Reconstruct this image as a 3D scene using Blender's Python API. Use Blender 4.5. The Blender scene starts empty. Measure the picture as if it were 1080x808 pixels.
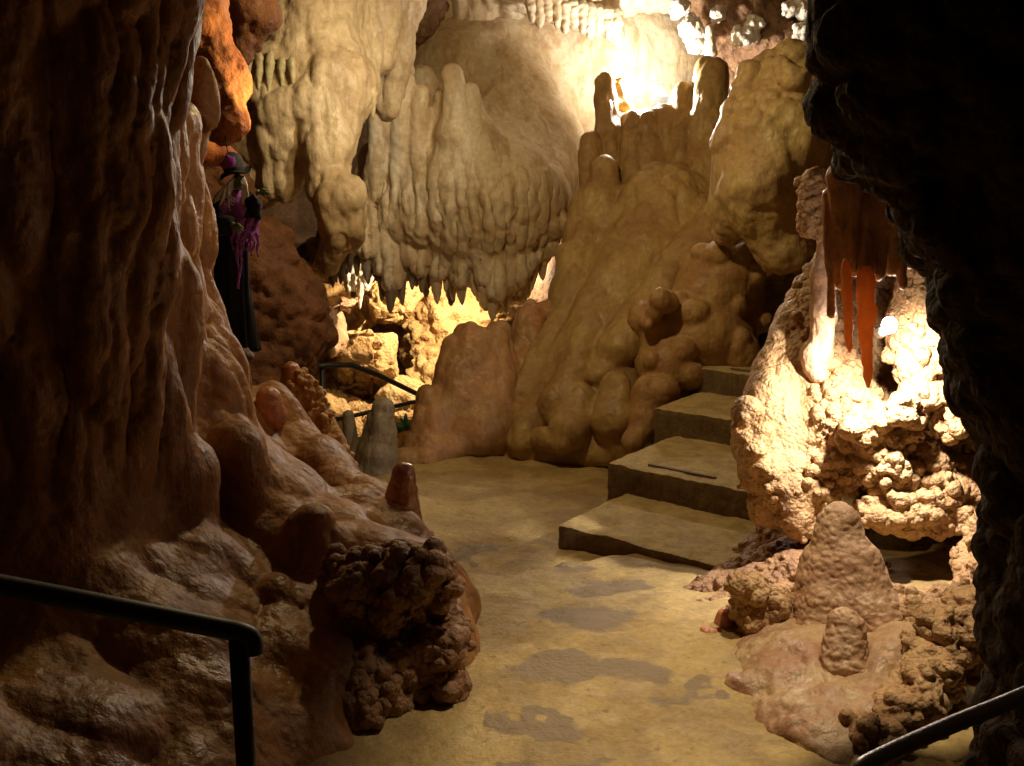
import bpy, math, random
import numpy as np
from math import radians, pi, sin, cos, tan
from mathutils import Vector, Matrix

random.seed(4)
SC = bpy.context.scene
COL = SC.collection
FPX = 1080.0
PITCH = radians(12)
EYE = 1.7
CP, SP = cos(PITCH), sin(PITCH)

def P(px, py, Y):
    cx = (px-540)/FPX; cy = (404-py)/FPX
    dy = CP+SP*cy; dz = -SP+CP*cy
    t = Y/dy
    return np.array([t*cx, Y, EYE+t*dz]), t/FPX

# ------------------------------------------------------------------ noise
def _h(ix, iy, iz, s=0):
    h = (ix.astype(np.uint32)*np.uint32(374761393) + iy.astype(np.uint32)*np.uint32(668265263)
         + iz.astype(np.uint32)*np.uint32(2147483647) + np.uint32((s*1274126177) & 0xffffffff))
    h = (h ^ (h >> np.uint32(13)))*np.uint32(1274126177)
    h ^= h >> np.uint32(16)
    h = h*np.uint32(2246822519); h ^= h >> np.uint32(15)
    return (h & np.uint32(0xffffff)).astype(np.float32)/16777215.0

def vnoise(p, s=0):
    i = np.floor(p).astype(np.int64); f = (p-i).astype(np.float32)
    f = f*f*f*(f*(f*6-15)+10)
    out = 0
    for a in (0, 1):
        for b in (0, 1):
            for c in (0, 1):
                w = (f[:, 0] if a else 1-f[:, 0])*(f[:, 1] if b else 1-f[:, 1])*(f[:, 2] if c else 1-f[:, 2])
                out = out + w*_h(i[:, 0]+a, i[:, 1]+b, i[:, 2]+c, s)
    return out*2-1

def fbm(p, o=3, s=0):
    r = 0; a = 1.0; t = 0
    for k in range(o):
        r = r+a*vnoise(p*(2.03**k)+k*17.3, s+k); t += a; a *= .5
    return r/t

def worley(p, s=0):
    i = np.floor(p).astype(np.int64); f = p-i
    best = np.full(len(p), 9.0, np.float32)
    for a in (-1, 0, 1):
        for b in (-1, 0, 1):
            for c in (-1, 0, 1):
                x, y, z = i[:, 0]+a, i[:, 1]+b, i[:, 2]+c
                d = ((a+_h(x, y, z, s)-f[:, 0])**2+(b+_h(x, y, z, s+7)-f[:, 1])**2+(c+_h(x, y, z, s+13)-f[:, 2])**2)
                best = np.minimum(best, d)
    return best          # squared F1

def lobes(p, size, zs=1.0, warp=.35, s=0):
    q = p/size; q = q*np.array([1, 1, 1.0/zs])
    w = np.stack([vnoise(q*.7+5.1, s+31), vnoise(q*.7+19.7, s+32), vnoise(q*.7+41.3, s+33)], 1)*warp
    d = worley(q+w, s)
    return 1-np.minimum(d*1.35, 1.25)      # rounded humps with creases between

# ------------------------------------------------------------------ surface nets
def surfnets(f, org, h):
    s = f < 0
    n = np.array(f.shape)-1
    cnt = np.zeros(n, np.uint8)
    for a in (0, 1):
        for b in (0, 1):
            for c in (0, 1):
                cnt += s[a:n[0]+a, b:n[1]+b, c:n[2]+c]
    I = np.argwhere((cnt > 0) & (cnt < 8))
    idx = np.full(n, -1, np.int32); idx[tuple(I.T)] = np.arange(len(I))
    off = [(a, b, c) for a in (0, 1) for b in (0, 1) for c in (0, 1)]
    val = {o: f[I[:, 0]+o[0], I[:, 1]+o[1], I[:, 2]+o[2]] for o in off}
    acc = np.zeros((len(I), 3), np.float32); num = np.zeros(len(I), np.float32)
    for o in off:
        for ax in range(3):
            if o[ax] == 0:
                o2 = list(o); o2[ax] = 1; o2 = tuple(o2)
                a, b = val[o], val[o2]
                m = (a < 0) != (b < 0)
                t = np.where(m, a/np.where(m, a-b, 1), 0)
                pt = np.tile(np.array(o, np.float32), (len(I), 1)); pt[:, ax] = t
                acc += pt*m[:, None]; num += m
    V = (I+acc/num[:, None])*h+org
    Q = []
    for ax in range(3):
        u, v = [(1, 2), (2, 0), (0, 1)][ax]
        sl0 = [slice(None)]*3; sl1 = [slice(None)]*3
        sl0[ax] = slice(0, -1); sl1[ax] = slice(1, None)
        A = s[tuple(sl0)]; B = s[tuple(sl1)]
        E = np.argwhere(A != B)
        ok = (E[:, u] > 0) & (E[:, v] > 0) & (E[:, u] < n[u]) & (E[:, v] < n[v])
        E = E[ok]; inside = A[tuple(E.T)]
        def g(du, dv):
            e = E.copy(); e[:, u] -= du; e[:, v] -= dv
            return idx[tuple(e.T)]
        q = np.stack([g(1, 1), g(0, 1), g(0, 0), g(1, 0)], 1)
        q[~inside] = q[~inside][:, ::-1]
        Q.append(q)
    return V.astype(np.float64), np.concatenate(Q)

def vnormals(V, Q):
    a = V[Q[:, 2]]-V[Q[:, 0]]; b = V[Q[:, 3]]-V[Q[:, 1]]
    fn = np.cross(a, b); N = np.zeros_like(V)
    for k in range(3):
        N[:, k] = sum(np.bincount(Q[:, j], weights=fn[:, k], minlength=len(V)) for j in range(4))
    l = np.linalg.norm(N, axis=1); l[l == 0] = 1
    return N/l[:, None]

def mesh_from(name, V, Q, mat, smooth=True, attr=None):
    me = bpy.data.meshes.new(name)
    me.vertices.add(len(V)); me.vertices.foreach_set('co', np.asarray(V, np.float32).ravel())
    k = Q.shape[1]
    me.loops.add(Q.size); me.loops.foreach_set('vertex_index', Q.astype(np.int32).ravel())
    me.polygons.add(len(Q)); me.polygons.foreach_set('loop_start', np.arange(0, Q.size, k, dtype=np.int32))
    if smooth: me.polygons.foreach_set('use_smooth', np.ones(len(Q), bool))
    me.update(calc_edges=True)
    if attr:
        for an, av in attr.items():
            at = me.attributes.new(an, 'FLOAT', 'POINT'); at.data.foreach_set('value', np.asarray(av, np.float32))
    if mat: me.materials.append(mat)
    return me

def link(name, me, parent=None, loc=None):
    o = bpy.data.objects.new(name, me); COL.objects.link(o)
    if loc is not None: o.location = loc
    if parent is not None: o.parent = parent
    return o

def tag(o, label=None, cat=None, group=None, kind=None):
    if label: o['label'] = label
    if cat: o['category'] = cat
    if group: o['group'] = group
    if kind: o['kind'] = kind
    return o

def empty(name, loc, label=None, cat=None, group=None):
    o = bpy.data.objects.new(name, None); o.empty_display_size = .1; COL.objects.link(o); o.location = loc
    return tag(o, label, cat, group)

class Form:
    """a body of rock: tapered capsules / ellipsoids melted together, then displaced"""
    def __init__(s, h=.015, k=.05): s.h = h; s.k = k; s.pr = []; s.nod = []
    def nodules(s, n, r0, r1, mask=None): s.nod.append((n, r0, r1, mask)); return s
    def c(s, x0, y0, Y0, r0, x1, y1, Y1, r1, k=None):
        a, sa = P(x0, y0, Y0); b, sb = P(x1, y1, Y1)
        s.pr.append(('c', a, b, r0*sa, r1*sb, k or s.k)); return s
    def e(s, x, y, Y, rx, ry, rd, k=None):
        a, sa = P(x, y, Y)
        s.pr.append(('e', a, np.array([rx*sa, rd, ry*sa]), k or s.k)); return s
    def chain(s, pts, k=None):
        for a, b in zip(pts[:-1], pts[1:]): s.c(*a, *b, k=k)
        return s
    def cut(s, x, y, Y, rx, ry, rd, k=None):
        a, sa = P(x, y, Y)
        s.pr.append(('x', a, np.array([rx*sa, rd, ry*sa]), k or s.k)); return s
    def mesh(s, name, mat, disp=(), lim=None, seed=0):
        lo = np.min([np.minimum(p[1]-p[3], p[2]-p[4]) if p[0] == 'c' else p[1]-p[2] for p in s.pr if p[0] != 'x'], 0)-s.k-.02
        hi = np.max([np.maximum(p[1]+p[3], p[2]+p[4]) if p[0] == 'c' else p[1]+p[2] for p in s.pr if p[0] != 'x'], 0)+s.k+.02
        # tapered radii differ at the two ends
        for p in s.pr:
            if p[0] == 'c':
                r = max(p[3], p[4]); lo = np.minimum(lo, np.minimum(p[1], p[2])-r-.02); hi = np.maximum(hi, np.maximum(p[1], p[2])+r+.02)
        if lim:
            lo = np.maximum(lo, lim[0]); hi = np.minimum(hi, lim[1])
        n = np.ceil((hi-lo)/s.h).astype(int)+1
        ax = [lo[i]+np.arange(n[i])*s.h for i in range(3)]
        f = np.full(n, .3, np.float32)
        def stamp(p):
            k = p[-1]
            if p[0] == 'c':
                r = max(p[3], p[4]); a = np.minimum(p[1], p[2])-r; b = np.maximum(p[1], p[2])+r
            else: a, b = p[1]-p[2], p[1]+p[2]
            a = a-k-.05; b = b+k+.05
            i0 = np.clip(np.floor((a-lo)/s.h).astype(int), 0, n); i1 = np.clip(np.ceil((b-lo)/s.h).astype(int)+1, 0, n)
            if np.any(i1 <= i0): return
            X = ax[0][i0[0]:i1[0], None, None]; Y = ax[1][None, i0[1]:i1[1], None]; Z = ax[2][None, None, i0[2]:i1[2]]
            if p[0] == 'c':
                A, B = p[1], p[2]; ba = B-A; L = ba@ba+1e-9
                x, y, z = X-A[0], Y-A[1], Z-A[2]
                t = np.clip((x*ba[0]+y*ba[1]+z*ba[2])/L, 0, 1)
                d = np.sqrt((x-ba[0]*t)**2+(y-ba[1]*t)**2+(z-ba[2]*t)**2)-(p[3]+(p[4]-p[3])*t)
            else:
                A, R = p[1], p[2]
                k0 = np.sqrt(((X-A[0])/R[0])**2+((Y-A[1])/R[1])**2+((Z-A[2])/R[2])**2)
                k1 = np.sqrt(((X-A[0])/R[0]**2)**2+((Y-A[1])/R[1]**2)**2+((Z-A[2])/R[2]**2)**2)+1e-6
                d = k0*(k0-1)/k1
            sub = f[i0[0]:i1[0], i0[1]:i1[1], i0[2]:i1[2]]
            if p[0] == 'x':
                d = -d; g = np.maximum(k-np.abs(sub-d), 0)/k
                sub[...] = np.maximum(sub, d)+g*g*k*.25
            else:
                g = np.maximum(k-np.abs(sub-d), 0)/k
                sub[...] = np.minimum(sub, d)-g*g*k*.25
        for p in s.pr: stamp(p)
        for (n_, r0, r1, mk) in s.nod:
            f[0] = f[-1] = .05; f[:, 0] = f[:, -1] = .05; f[:, :, 0] = f[:, :, -1] = .05
            V, Q = surfnets(f, lo, s.h); N = vnormals(V, Q)
            rg = np.random.default_rng(seed+5); w_ = mk(V) if mk else np.ones(len(V)); w_ = np.clip(w_, 0, None)
            # only the side that faces the path needs its crust
            w_ = w_*np.clip(.25-N[:, 1], 0, 1)
            pick = rg.choice(len(V), size=min(n_, len(V)), replace=False, p=w_/w_.sum()) if (w_ > 0).sum() > n_ else []
            for i in pick:
                r = r0+(r1-r0)*rg.random()**2
                stamp(('e', V[i]+N[i]*r*(.45 if r0 < .04 else -.25), np.array([r, r, r])*(.8+.4*rg.random(3)), .008 if r0 < .04 else .02))
        f[0] = f[-1] = .05; f[:, 0] = f[:, -1] = .05; f[:, :, 0] = f[:, :, -1] = .05
        V, Q = surfnets(f, lo, s.h)
        V = displace(V, Q, disp, seed)
        return mesh_from(name, V, Q, mat)
    def build(s, name, mat, disp=(), lim=None, label=None, cat=None, group=None, kind=None, parent=None, seed=0):
        me = s.mesh(name, mat, disp, lim, seed)
        o = link(name, me)
        co = np.empty(len(me.vertices)*3, np.float32); me.vertices.foreach_get('co', co); co = co.reshape(-1, 3)
        if parent is None:
            c = np.array([co[:, 0].mean(), co[:, 1].mean(), co[:, 2].min()])
            me.vertices.foreach_set('co', (co-c).astype(np.float32).ravel()); o.location = c; me.update()
        else:
            c = np.array(parent.location); me.vertices.foreach_set('co', (co-c).astype(np.float32).ravel()); me.update(); o.parent = parent
        return tag(o, label, cat, group, kind)

def displace(V, Q, disp, seed=0):
    for d in disp:
        N = vnormals(V, Q)
        kind, size, amp = d[:3]; zs = d[3] if len(d) > 3 else 1; mask = d[4] if len(d) > 4 else None
        if kind == 'n': v = fbm(V/size/np.array([1, 1, zs]), 3, seed+int(size*977))
        elif kind == 'L': v = lobes(V, size, zs, s=seed+int(size*531))-.35
        elif kind == 'R': # narrow vertical ribs along the run of the wall
            u = V[:, 0]*d[5]+V[:, 1]*d[6]; u = u/size+1.1*vnoise(V*np.array([3, 3, .9]), seed+2)+.25*vnoise(V*9, seed+4)
            v = (np.abs(np.sin(pi*u))**.55-.7)*(.6+.6*vnoise(V*np.array([5, 5, 2.5]), seed+8))
        elif kind == 'G': # little rimstone ledges, mostly level lines
            w = fbm(V/(size*6), 2, seed+3)*2.2
            u = V[:, 2]/size+w+vnoise(V/(size*2.2), seed+9)*.7
            v = (u-np.floor(u))**1.6-.4
        m = 1 if mask is None else mask(V)
        V = V+N*(v*amp*m)[:, None] if not np.isscalar(m) else V+N*(v*amp*m)[:, None]
    return V

# ------------------------------------------------------------------ materials
def lin(c):
    return tuple(((v/12.92) if v <= .04045 else ((v+.055)/1.055)**2.4) for v in c)

def rock(name, c1, c2, c3, rough=(.45, .8), bump=((90, .3, .004),), pop=None, scale=3.0, streak=.5, spec=.4, sss=0, trans=0, veins=0):
    m = bpy.data.materials.new(name); m.use_nodes = True
    nt = m.node_tree; N = nt.nodes; L = nt.links; b = N['Principled BSDF']
    tc = N.new('ShaderNodeTexCoord')
    geo = tc.outputs['Object']
    def noise(sc, det=6, rg=.6, vec=geo, dist=0.0):
        n = N.new('ShaderNodeTexNoise'); n.inputs['Scale'].default_value = sc; n.inputs['Detail'].default_value = det
        n.inputs['Roughness'].default_value = rg; n.inputs['Distortion'].default_value = dist
        L.new(vec, n.inputs['Vector']); return n.outputs['Fac']
    def ramp(fac, lo, hi):
        r = N.new('ShaderNodeMapRange'); r.inputs[1].default_value = lo; r.inputs[2].default_value = hi; L.new(fac, r.inputs[0]); return r.outputs[0]
    def mix(f, a, bb, mode='MIX'):
        x = N.new('ShaderNodeMix'); x.data_type = 'RGBA'; x.blend_type = mode
        if isinstance(f, float): x.inputs[0].default_value = f
        else: L.new(f, x.inputs[0])
        for i, v in ((6, a), (7, bb)):
            if isinstance(v, tuple): x.inputs[i].default_value = (*v[:3], 1)
            else: L.new(v, x.inputs[i])
        return x.outputs[2]
    f1 = ramp(noise(scale, 4, .62, dist=.4), .42, .58)
    col = mix(f1, c1, c2)
    mp = N.new('ShaderNodeMapping'); mp.inputs['Scale'].default_value = (1, 1, .16); L.new(geo, mp.inputs[0])
    f2 = ramp(noise(scale*4, 3, .6, mp.outputs[0], .6), .50, .64)
    mul = N.new('ShaderNodeMath'); mul.operation = 'MULTIPLY'; mul.inputs[1].default_value = streak; L.new(f2, mul.inputs[0])
    col = mix(mul.outputs[0], col, c3)
    f3 = ramp(noise(scale*14, 4, .7), .3, .7)
    g = N.new('ShaderNodeMapRange'); g.inputs[3].default_value = .80; g.inputs[4].default_value = 1.14; L.new(f3, g.inputs[0])
    comb = N.new('ShaderNodeCombineColor'); [L.new(g.outputs[0], comb.inputs[i]) for i in range(3)]
    col = mix(1.0, col, comb.outputs[0], 'MULTIPLY')
    if veins:
        v = N.new('ShaderNodeTexVoronoi'); v.feature = 'DISTANCE_TO_EDGE'; v.inputs['Scale'].default_value = veins; L.new(geo, v.inputs['Vector'])
        col = mix(ramp(v.outputs['Distance'], .04, 0), col, tuple(x*.35 for x in c3))
    L.new(col, b.inputs['Base Color'])
    rr = N.new('ShaderNodeMapRange'); rr.inputs[1].default_value = .35; rr.inputs[2].default_value = .65
    rr.inputs[3].default_value, rr.inputs[4].default_value = rough
    L.new(noise(scale*2.3, 3, .6), rr.inputs[0]); L.new(rr.outputs[0], b.inputs['Roughness'])
    b.inputs['Specular IOR Level'].default_value = spec
    last = None
    for sc, st, dist in bump:
        bn = N.new('ShaderNodeBump'); bn.inputs['Strength'].default_value = st; bn.inputs['Distance'].default_value = dist
        L.new(noise(abs(sc), 6 if sc < 50 and sc > 0 else 4, .62, geo if sc > 0 else mp.outputs[0]), bn.inputs['Height'])
        if last: L.new(last, bn.inputs['Normal'])
        last = bn.outputs[0]
    if pop:
        for sc, st, dist in pop:
            v = N.new('ShaderNodeTexVoronoi'); v.feature = 'SMOOTH_F1'; v.inputs['Scale'].default_value = sc; v.inputs['Smoothness'].default_value = .25
            ad = N.new('ShaderNodeVectorMath'); ad.operation = 'ADD'
            nn = N.new('ShaderNodeTexNoise'); nn.inputs['Scale'].default_value = sc*.6; L.new(geo, nn.inputs['Vector'])
            sm = N.new('ShaderNodeVectorMath'); sm.operation = 'SCALE'; sm.inputs['Scale'].default_value = 1.2/sc; L.new(nn.outputs['Color'], sm.inputs[0])
            L.new(geo, ad.inputs[0]); L.new(sm.outputs[0], ad.inputs[1]); L.new(ad.outputs[0], v.inputs['Vector'])
            iv = N.new('ShaderNodeMath'); iv.operation = 'SUBTRACT'; iv.inputs[0].default_value = 1; L.new(v.outputs['Distance'], iv.inputs[1])
            bn = N.new('ShaderNodeBump'); bn.inputs['Strength'].default_value = st; bn.inputs['Distance'].default_value = dist
            L.new(iv.outputs[0], bn.inputs['Height'])
            if last: L.new(last, bn.inputs['Normal'])
            last = bn.outputs[0]
    L.new(last, b.inputs['Normal'])
    if sss:
        b.inputs['Subsurface Weight'].default_value = sss; b.inputs['Subsurface Radius'].default_value = (1, .35, .12)
        b.inputs['Subsurface Scale'].default_value = .03
    if trans:
        out = N['Material Output']; tr = N.new('ShaderNodeBsdfTranslucent'); tr.inputs[0].default_value = (1, .42, .12, 1)
        ms = N.new('ShaderNodeMixShader'); ms.inputs[0].default_value = trans
        L.new(b.outputs[0], ms.inputs[1]); L.new(tr.outputs[0], ms.inputs[2]); L.new(ms.outputs[0], out.inputs[0])
    return m

def plain(name, col, rough=.5, metal=0, spec=.5, bump=None, emit=None, es=0):
    m = bpy.data.materials.new(name); m.use_nodes = True
    nt = m.node_tree; N = nt.nodes; L = nt.links; b = N['Principled BSDF']
    tc = N.new('ShaderNodeTexCoord'); n = N.new('ShaderNodeTexNoise'); n.inputs['Scale'].default_value = 25; n.inputs['Detail'].default_value = 6
    L.new(tc.outputs['Object'], n.inputs['Vector'])
    mr = N.new('ShaderNodeMapRange'); mr.inputs[3].default_value = .7; mr.inputs[4].default_value = 1.3; L.new(n.outputs['Fac'], mr.inputs[0])
    x = N.new('ShaderNodeVectorMath'); x.operation = 'SCALE'; x.inputs[0].default_value = col; L.new(mr.outputs[0], x.inputs['Scale'])
    L.new(x.outputs[0], b.inputs['Base Color'])
    b.inputs['Roughness'].default_value = rough; b.inputs['Metallic'].default_value = metal; b.inputs['Specular IOR Level'].default_value = spec
    if bump:
        n2 = N.new('ShaderNodeTexNoise'); n2.inputs['Scale'].default_value = bump[0]; n2.inputs['Detail'].default_value = 5; L.new(tc.outputs['Object'], n2.inputs['Vector'])
        bn = N.new('ShaderNodeBump'); bn.inputs['Strength'].default_value = bump[1]; bn.inputs['Distance'].default_value = bump[2]
        L.new(n2.outputs['Fac'], bn.inputs['Height']); L.new(bn.outputs[0], b.inputs['Normal'])
    if emit:
        b.inputs['Emission Color'].default_value = (*emit, 1); b.inputs['Emission Strength'].default_value = es
    return m

FB = ((16, .8, .035),)
SM = ((12, .5, .022), (-30, .55, .012))
M = {}
M['wallL'] = rock('brown_flowstone', (.42, .205, .07), (.28, .13, .05), (.18, .08, .035), (.33, .7), SM, pop=((28, .25, .02),), scale=2.2, spec=.4)
M['popL'] = rock('brown_popcorn', (.27, .135, .07), (.33, .18, .09), (.12, .05, .03), (.5, .8), FB, pop=((55, .6, .012),), scale=5, streak=.3)
M['orange'] = rock('orange_rock', (.55, .21, .05), (.40, .13, .035), (.24, .08, .03), (.5, .85), FB, scale=4)
M['red'] = rock('red_clay', (.21, .085, .034), (.15, .06, .026), (.11, .04, .02), (.6, .9), FB, scale=5, streak=.2)
M['cream'] = rock('cream_flowstone', (.62, .47, .27), (.52, .37, .20), (.36, .24, .13), (.35, .65), SM, scale=2.2, streak=.55)
M['creamg'] = rock('yellow_green_flowstone', (.52, .44, .22), (.58, .46, .25), (.30, .22, .12), (.35, .7), SM, scale=3)
M['white'] = rock('pale_flowstone', (.72, .60, .44), (.64, .48, .30), (.50, .34, .18), (.3, .65), SM, pop=((9, .3, .03),), scale=2, streak=.5)
M['big'] = rock('hanging_flowstone', (.72, .60, .42), (.60, .45, .26), (.46, .30, .15), (.32, .62), SM, scale=1.6, streak=.75)
M['amber'] = rock('amber_tip', (.85, .50, .16), (.75, .42, .14), (.6, .3, .1), (.3, .55), SM, scale=6, sss=.3)
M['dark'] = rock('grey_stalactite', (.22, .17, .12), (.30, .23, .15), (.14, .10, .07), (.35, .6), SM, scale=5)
M['mid'] = rock('tan_flowstone', (.42, .28, .105), (.34, .20, .075), (.22, .12, .05), (.32, .7), SM, scale=2.0, streak=.45)
M['bould'] = rock('ochre_flowstone', (.48, .35, .14), (.40, .26, .11), (.28, .15, .07), (.35, .7), SM, scale=2.6, streak=.3)
M['low'] = rock('brown_stalagmite', (.34, .19, .075), (.40, .20, .08), (.24, .12, .055), (.32, .6), SM, scale=3)
M['bub'] = rock('orange_bubble_stone', (.42, .26, .095), (.35, .19, .07), (.3, .14, .06), (.4, .7), SM, scale=3)
M['brown'] = rock('brown_rough_rock', (.26, .145, .07), (.19, .10, .05), (.10, .05, .03), (.6, .9), FB, pop=((22, .5, .03),), scale=5, streak=.2)
M['grotto'] = rock('ochre_rock', (.62, .42, .19), (.50, .30, .12), (.34, .19, .09), (.55, .9), FB, pop=((9, .5, .06), (33, .5, .02)), scale=2.5, streak=.3, veins=0)
M['popR'] = rock('pale_popcorn', (.50, .31, .15), (.36, .20, .09), (.22, .11, .055), (.45, .8), FB, pop=((55, .6, .014),), scale=4, streak=.35)
M['whitepop'] = rock('white_popcorn', (.85, .80, .70), (.75, .68, .55), (.6, .45, .3), (.4, .7), FB, pop=((60, .5, .012),), scale=6)
M['pink'] = rock('pink_flowstone', (.52, .33, .20), (.42, .24, .14), (.27, .14, .085), (.35, .6), SM, pop=((40, .4, .012),), scale=5, streak=.3)
M['mound'] = rock('mound_flowstone', (.46, .31, .17), (.34, .18, .10), (.21, .105, .06), (.25, .55), SM, pop=((30, .25, .01),), scale=4, streak=.2)
M['curt'] = rock('brown_curtain', (.50, .27, .12), (.38, .18, .08), (.22, .10, .05), (.35, .6), SM, scale=4)
M['hot'] = rock('orange_translucent_stone', (.60, .34, .15), (.46, .22, .09), (.30, .12, .05), (.35, .6), SM, scale=9, trans=.4)
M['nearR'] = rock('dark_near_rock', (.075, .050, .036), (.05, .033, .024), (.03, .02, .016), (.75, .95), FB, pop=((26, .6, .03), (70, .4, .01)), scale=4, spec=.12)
M['gloss'] = rock('glossy_red_stalagmite', (.42, .17, .06), (.26, .09, .035), (.40, .2, .08), (.2, .4), ((40, .3, .01), (140, .2, .003)), scale=6, spec=.8)
M['peach'] = rock('orange_wet_knob', (.50, .20, .08), (.42, .15, .06), (.3, .1, .05), (.2, .45), SM, scale=6, spec=.6)
M['honey'] = rock('honey_popcorn', (.55, .30, .10), (.45, .22, .07), (.3, .12, .05), (.4, .7), FB, pop=((60, .4, .01),), scale=6)
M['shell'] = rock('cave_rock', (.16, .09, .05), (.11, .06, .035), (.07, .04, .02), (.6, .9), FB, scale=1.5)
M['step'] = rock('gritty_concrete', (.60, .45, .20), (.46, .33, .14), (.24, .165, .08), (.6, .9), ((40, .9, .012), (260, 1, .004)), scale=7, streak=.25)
M['riser'] = rock('shaded_riser_concrete', (.22, .15, .065), (.17, .11, .05), (.10, .065, .035), (.6, .9), ((40, .9, .012), (260, 1, .004)), scale=7)  # darker copy of the step concrete: the risers' shade is put into the colour
M['rail'] = plain('black_rail_paint', (.012, .012, .013), .5, 0, .6, (120, .25, .002))
M['railworn'] = plain('worn_steel_rail', (.30, .31, .34), .33, .9, .6, (160, .4, .003))
M['robe'] = plain('black_cloth', (.012, .012, .016), .85, 0, .3, (80, .5, .006))
M['purple'] = plain('purple_gauze', (.38, .12, .52), .8, 0, .3, (150, .6, .004))
M['satin'] = plain('purple_satin', (.35, .07, .55), .35, 0, .6, (60, .3, .004))
M['hat'] = plain('black_felt', (.022, .020, .028), .75)
M['hair'] = plain('grey_white_hair', (.80, .78, .75), .6)
M['green'] = plain('green_skin', (.16, .19, .07), .6)
M['rag'] = plain('brown_boot_leather', (.16, .11, .08), .7)
M['leaf'] = plain('fern_leaf', (.035, .10, .03), .5)
M['metal'] = plain('grey_lamp_metal', (.35, .35, .34), .4, .7)
M['bulb'] = plain('lamp_glass', (.9, .9, .9), .3, 0, .5, None, (1.0, .93, .82), 120)
M['flood'] = plain('flood_glass', (.9, .9, .9), .3, 0, .5, None, (1.0, .9, .72), 120)

# ------------------------------------------------------------------ tubes, lofts
def tube_VQ(pts, rad, seg=12, cap=True, sub=1, wob=0, seed=0):
    pts = [np.array(p, float) for p in pts]; rad = list(rad)
    if sub > 1:
        T = np.linspace(0, len(pts)-1, (len(pts)-1)*sub+1); Pn = []; Rn = []
        A = np.array(pts)
        for t in T:
            i = min(int(t), len(pts)-2); f = t-i
            p0 = A[max(i-1, 0)]; p1 = A[i]; p2 = A[i+1]; p3 = A[min(i+2, len(A)-1)]
            Pn.append(.5*((2*p1)+(-p0+p2)*f+(2*p0-5*p1+4*p2-p3)*f*f+(-p0+3*p1-3*p2+p3)*f**3))
            Rn.append(rad[i]*(1-f)+rad[i+1]*f)
        pts, rad = Pn, Rn
    V = []; n = len(pts)
    up = np.array([0, 0, 1.0]); prev = None
    for i in range(n):
        d = pts[min(i+1, n-1)]-pts[max(i-1, 0)]; d = d/(np.linalg.norm(d)+1e-9)
        if prev is None:
            a = np.cross(d, up if abs(d[2]) < .9 else np.array([0, 1.0, 0])); a /= np.linalg.norm(a)
        else:
            a = prev-d*(prev@d); a /= np.linalg.norm(a)
        prev = a; b = np.cross(d, a)
        for k in range(seg):
            t = 2*pi*k/seg; V.append(pts[i]+rad[i]*(a*cos(t)+b*sin(t)))
    Q = [[i*seg+k, i*seg+(k+1) % seg, (i+1)*seg+(k+1) % seg, (i+1)*seg+k] for i in range(n-1) for k in range(seg)]
    if cap:
        for i, flip in ((0, 1), (n-1, 0)):
            c = len(V); V.append(pts[i].copy())
            for k in range(seg):
                q = [i*seg+k, i*seg+(k+1) % seg, c, c]
                Q.append(q if not flip else [q[1], q[0], c, c])
    V = np.array(V)
    if wob:
        N = V*0
        cen = np.repeat(np.array(pts), seg, 0); N[:len(cen)] = V[:len(cen)]-cen
        V = V+N*(fbm(V*30+seed, 2, 5)*wob)[:, None]
    return V, Q

def mesh_list(name, parts, mat, smooth=True):
    V = []; F = []; o = 0
    for v, q in parts:
        V.append(v)
        for f in q:
            g = []
            for i in f:
                if i+o not in g: g.append(int(i)+o)
            F.append(g)
        o += len(v)
    me = bpy.data.meshes.new(name); me.from_pydata([tuple(p) for p in np.concatenate(V)], [], F)
    if smooth:
        me.polygons.foreach_set('use_smooth', np.ones(len(F), bool))
    me.materials.append(mat); me.update(); return me

def put(name, parts, mat, parent, smooth=True):
    """parts in world space, stored relative to the parent chain"""
    off = np.zeros(3); q = parent
    while q is not None: off += np.array(q.location); q = q.parent
    return link(name, mesh_list(name, [(np.array(v)-off, f) for v, f in parts], mat, smooth), parent)

def box_VQ(c, sx, sy, sz, rot=None):
    V = np.array([[x, y, z] for x in (-1, 1) for y in (-1, 1) for z in (-1, 1)], float)*np.array([sx, sy, sz])/2
    if rot is not None: V = V@np.array(rot).T
    Q = [[0, 1, 3, 2], [4, 6, 7, 5], [0, 4, 5, 1], [2, 3, 7, 6], [0, 2, 6, 4], [1, 5, 7, 3]]
    return V+np.array(c), Q

# a hanging stalactite drawn from its root pixel to its tip pixel
def spike(x0, y0, r0, x1, y1, Y, Y1=None, r1=1.2, wob=.35, seed=0, seg=14):
    Y1 = Y1 or Y; n = 14; pts = []; rad = []
    for i in range(n):
        t = i/(n-1)
        bx = sin(t*3+seed)*r0*.12
        p, s = P(x0+(x1-x0)*t+bx, y0+(y1-y0)*t, Y+(Y1-Y)*t)
        r = (r0*(1-t)**.75*(1+.05*sin(t*14+seed)) + r1*min(1, t*2))*min(1, .35+t*6)
        if i == n-1: r *= .45
        pts.append(p); rad.append(r*s)
    return tube_VQ(pts, rad, seg, True, 2, wob, seed)

# ------------------------------------------------------------------ ground
def sstep(a, b, x):
    t = np.clip((x-a)/(b-a), 0, 1); return t*t*(3-2*t)

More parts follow.
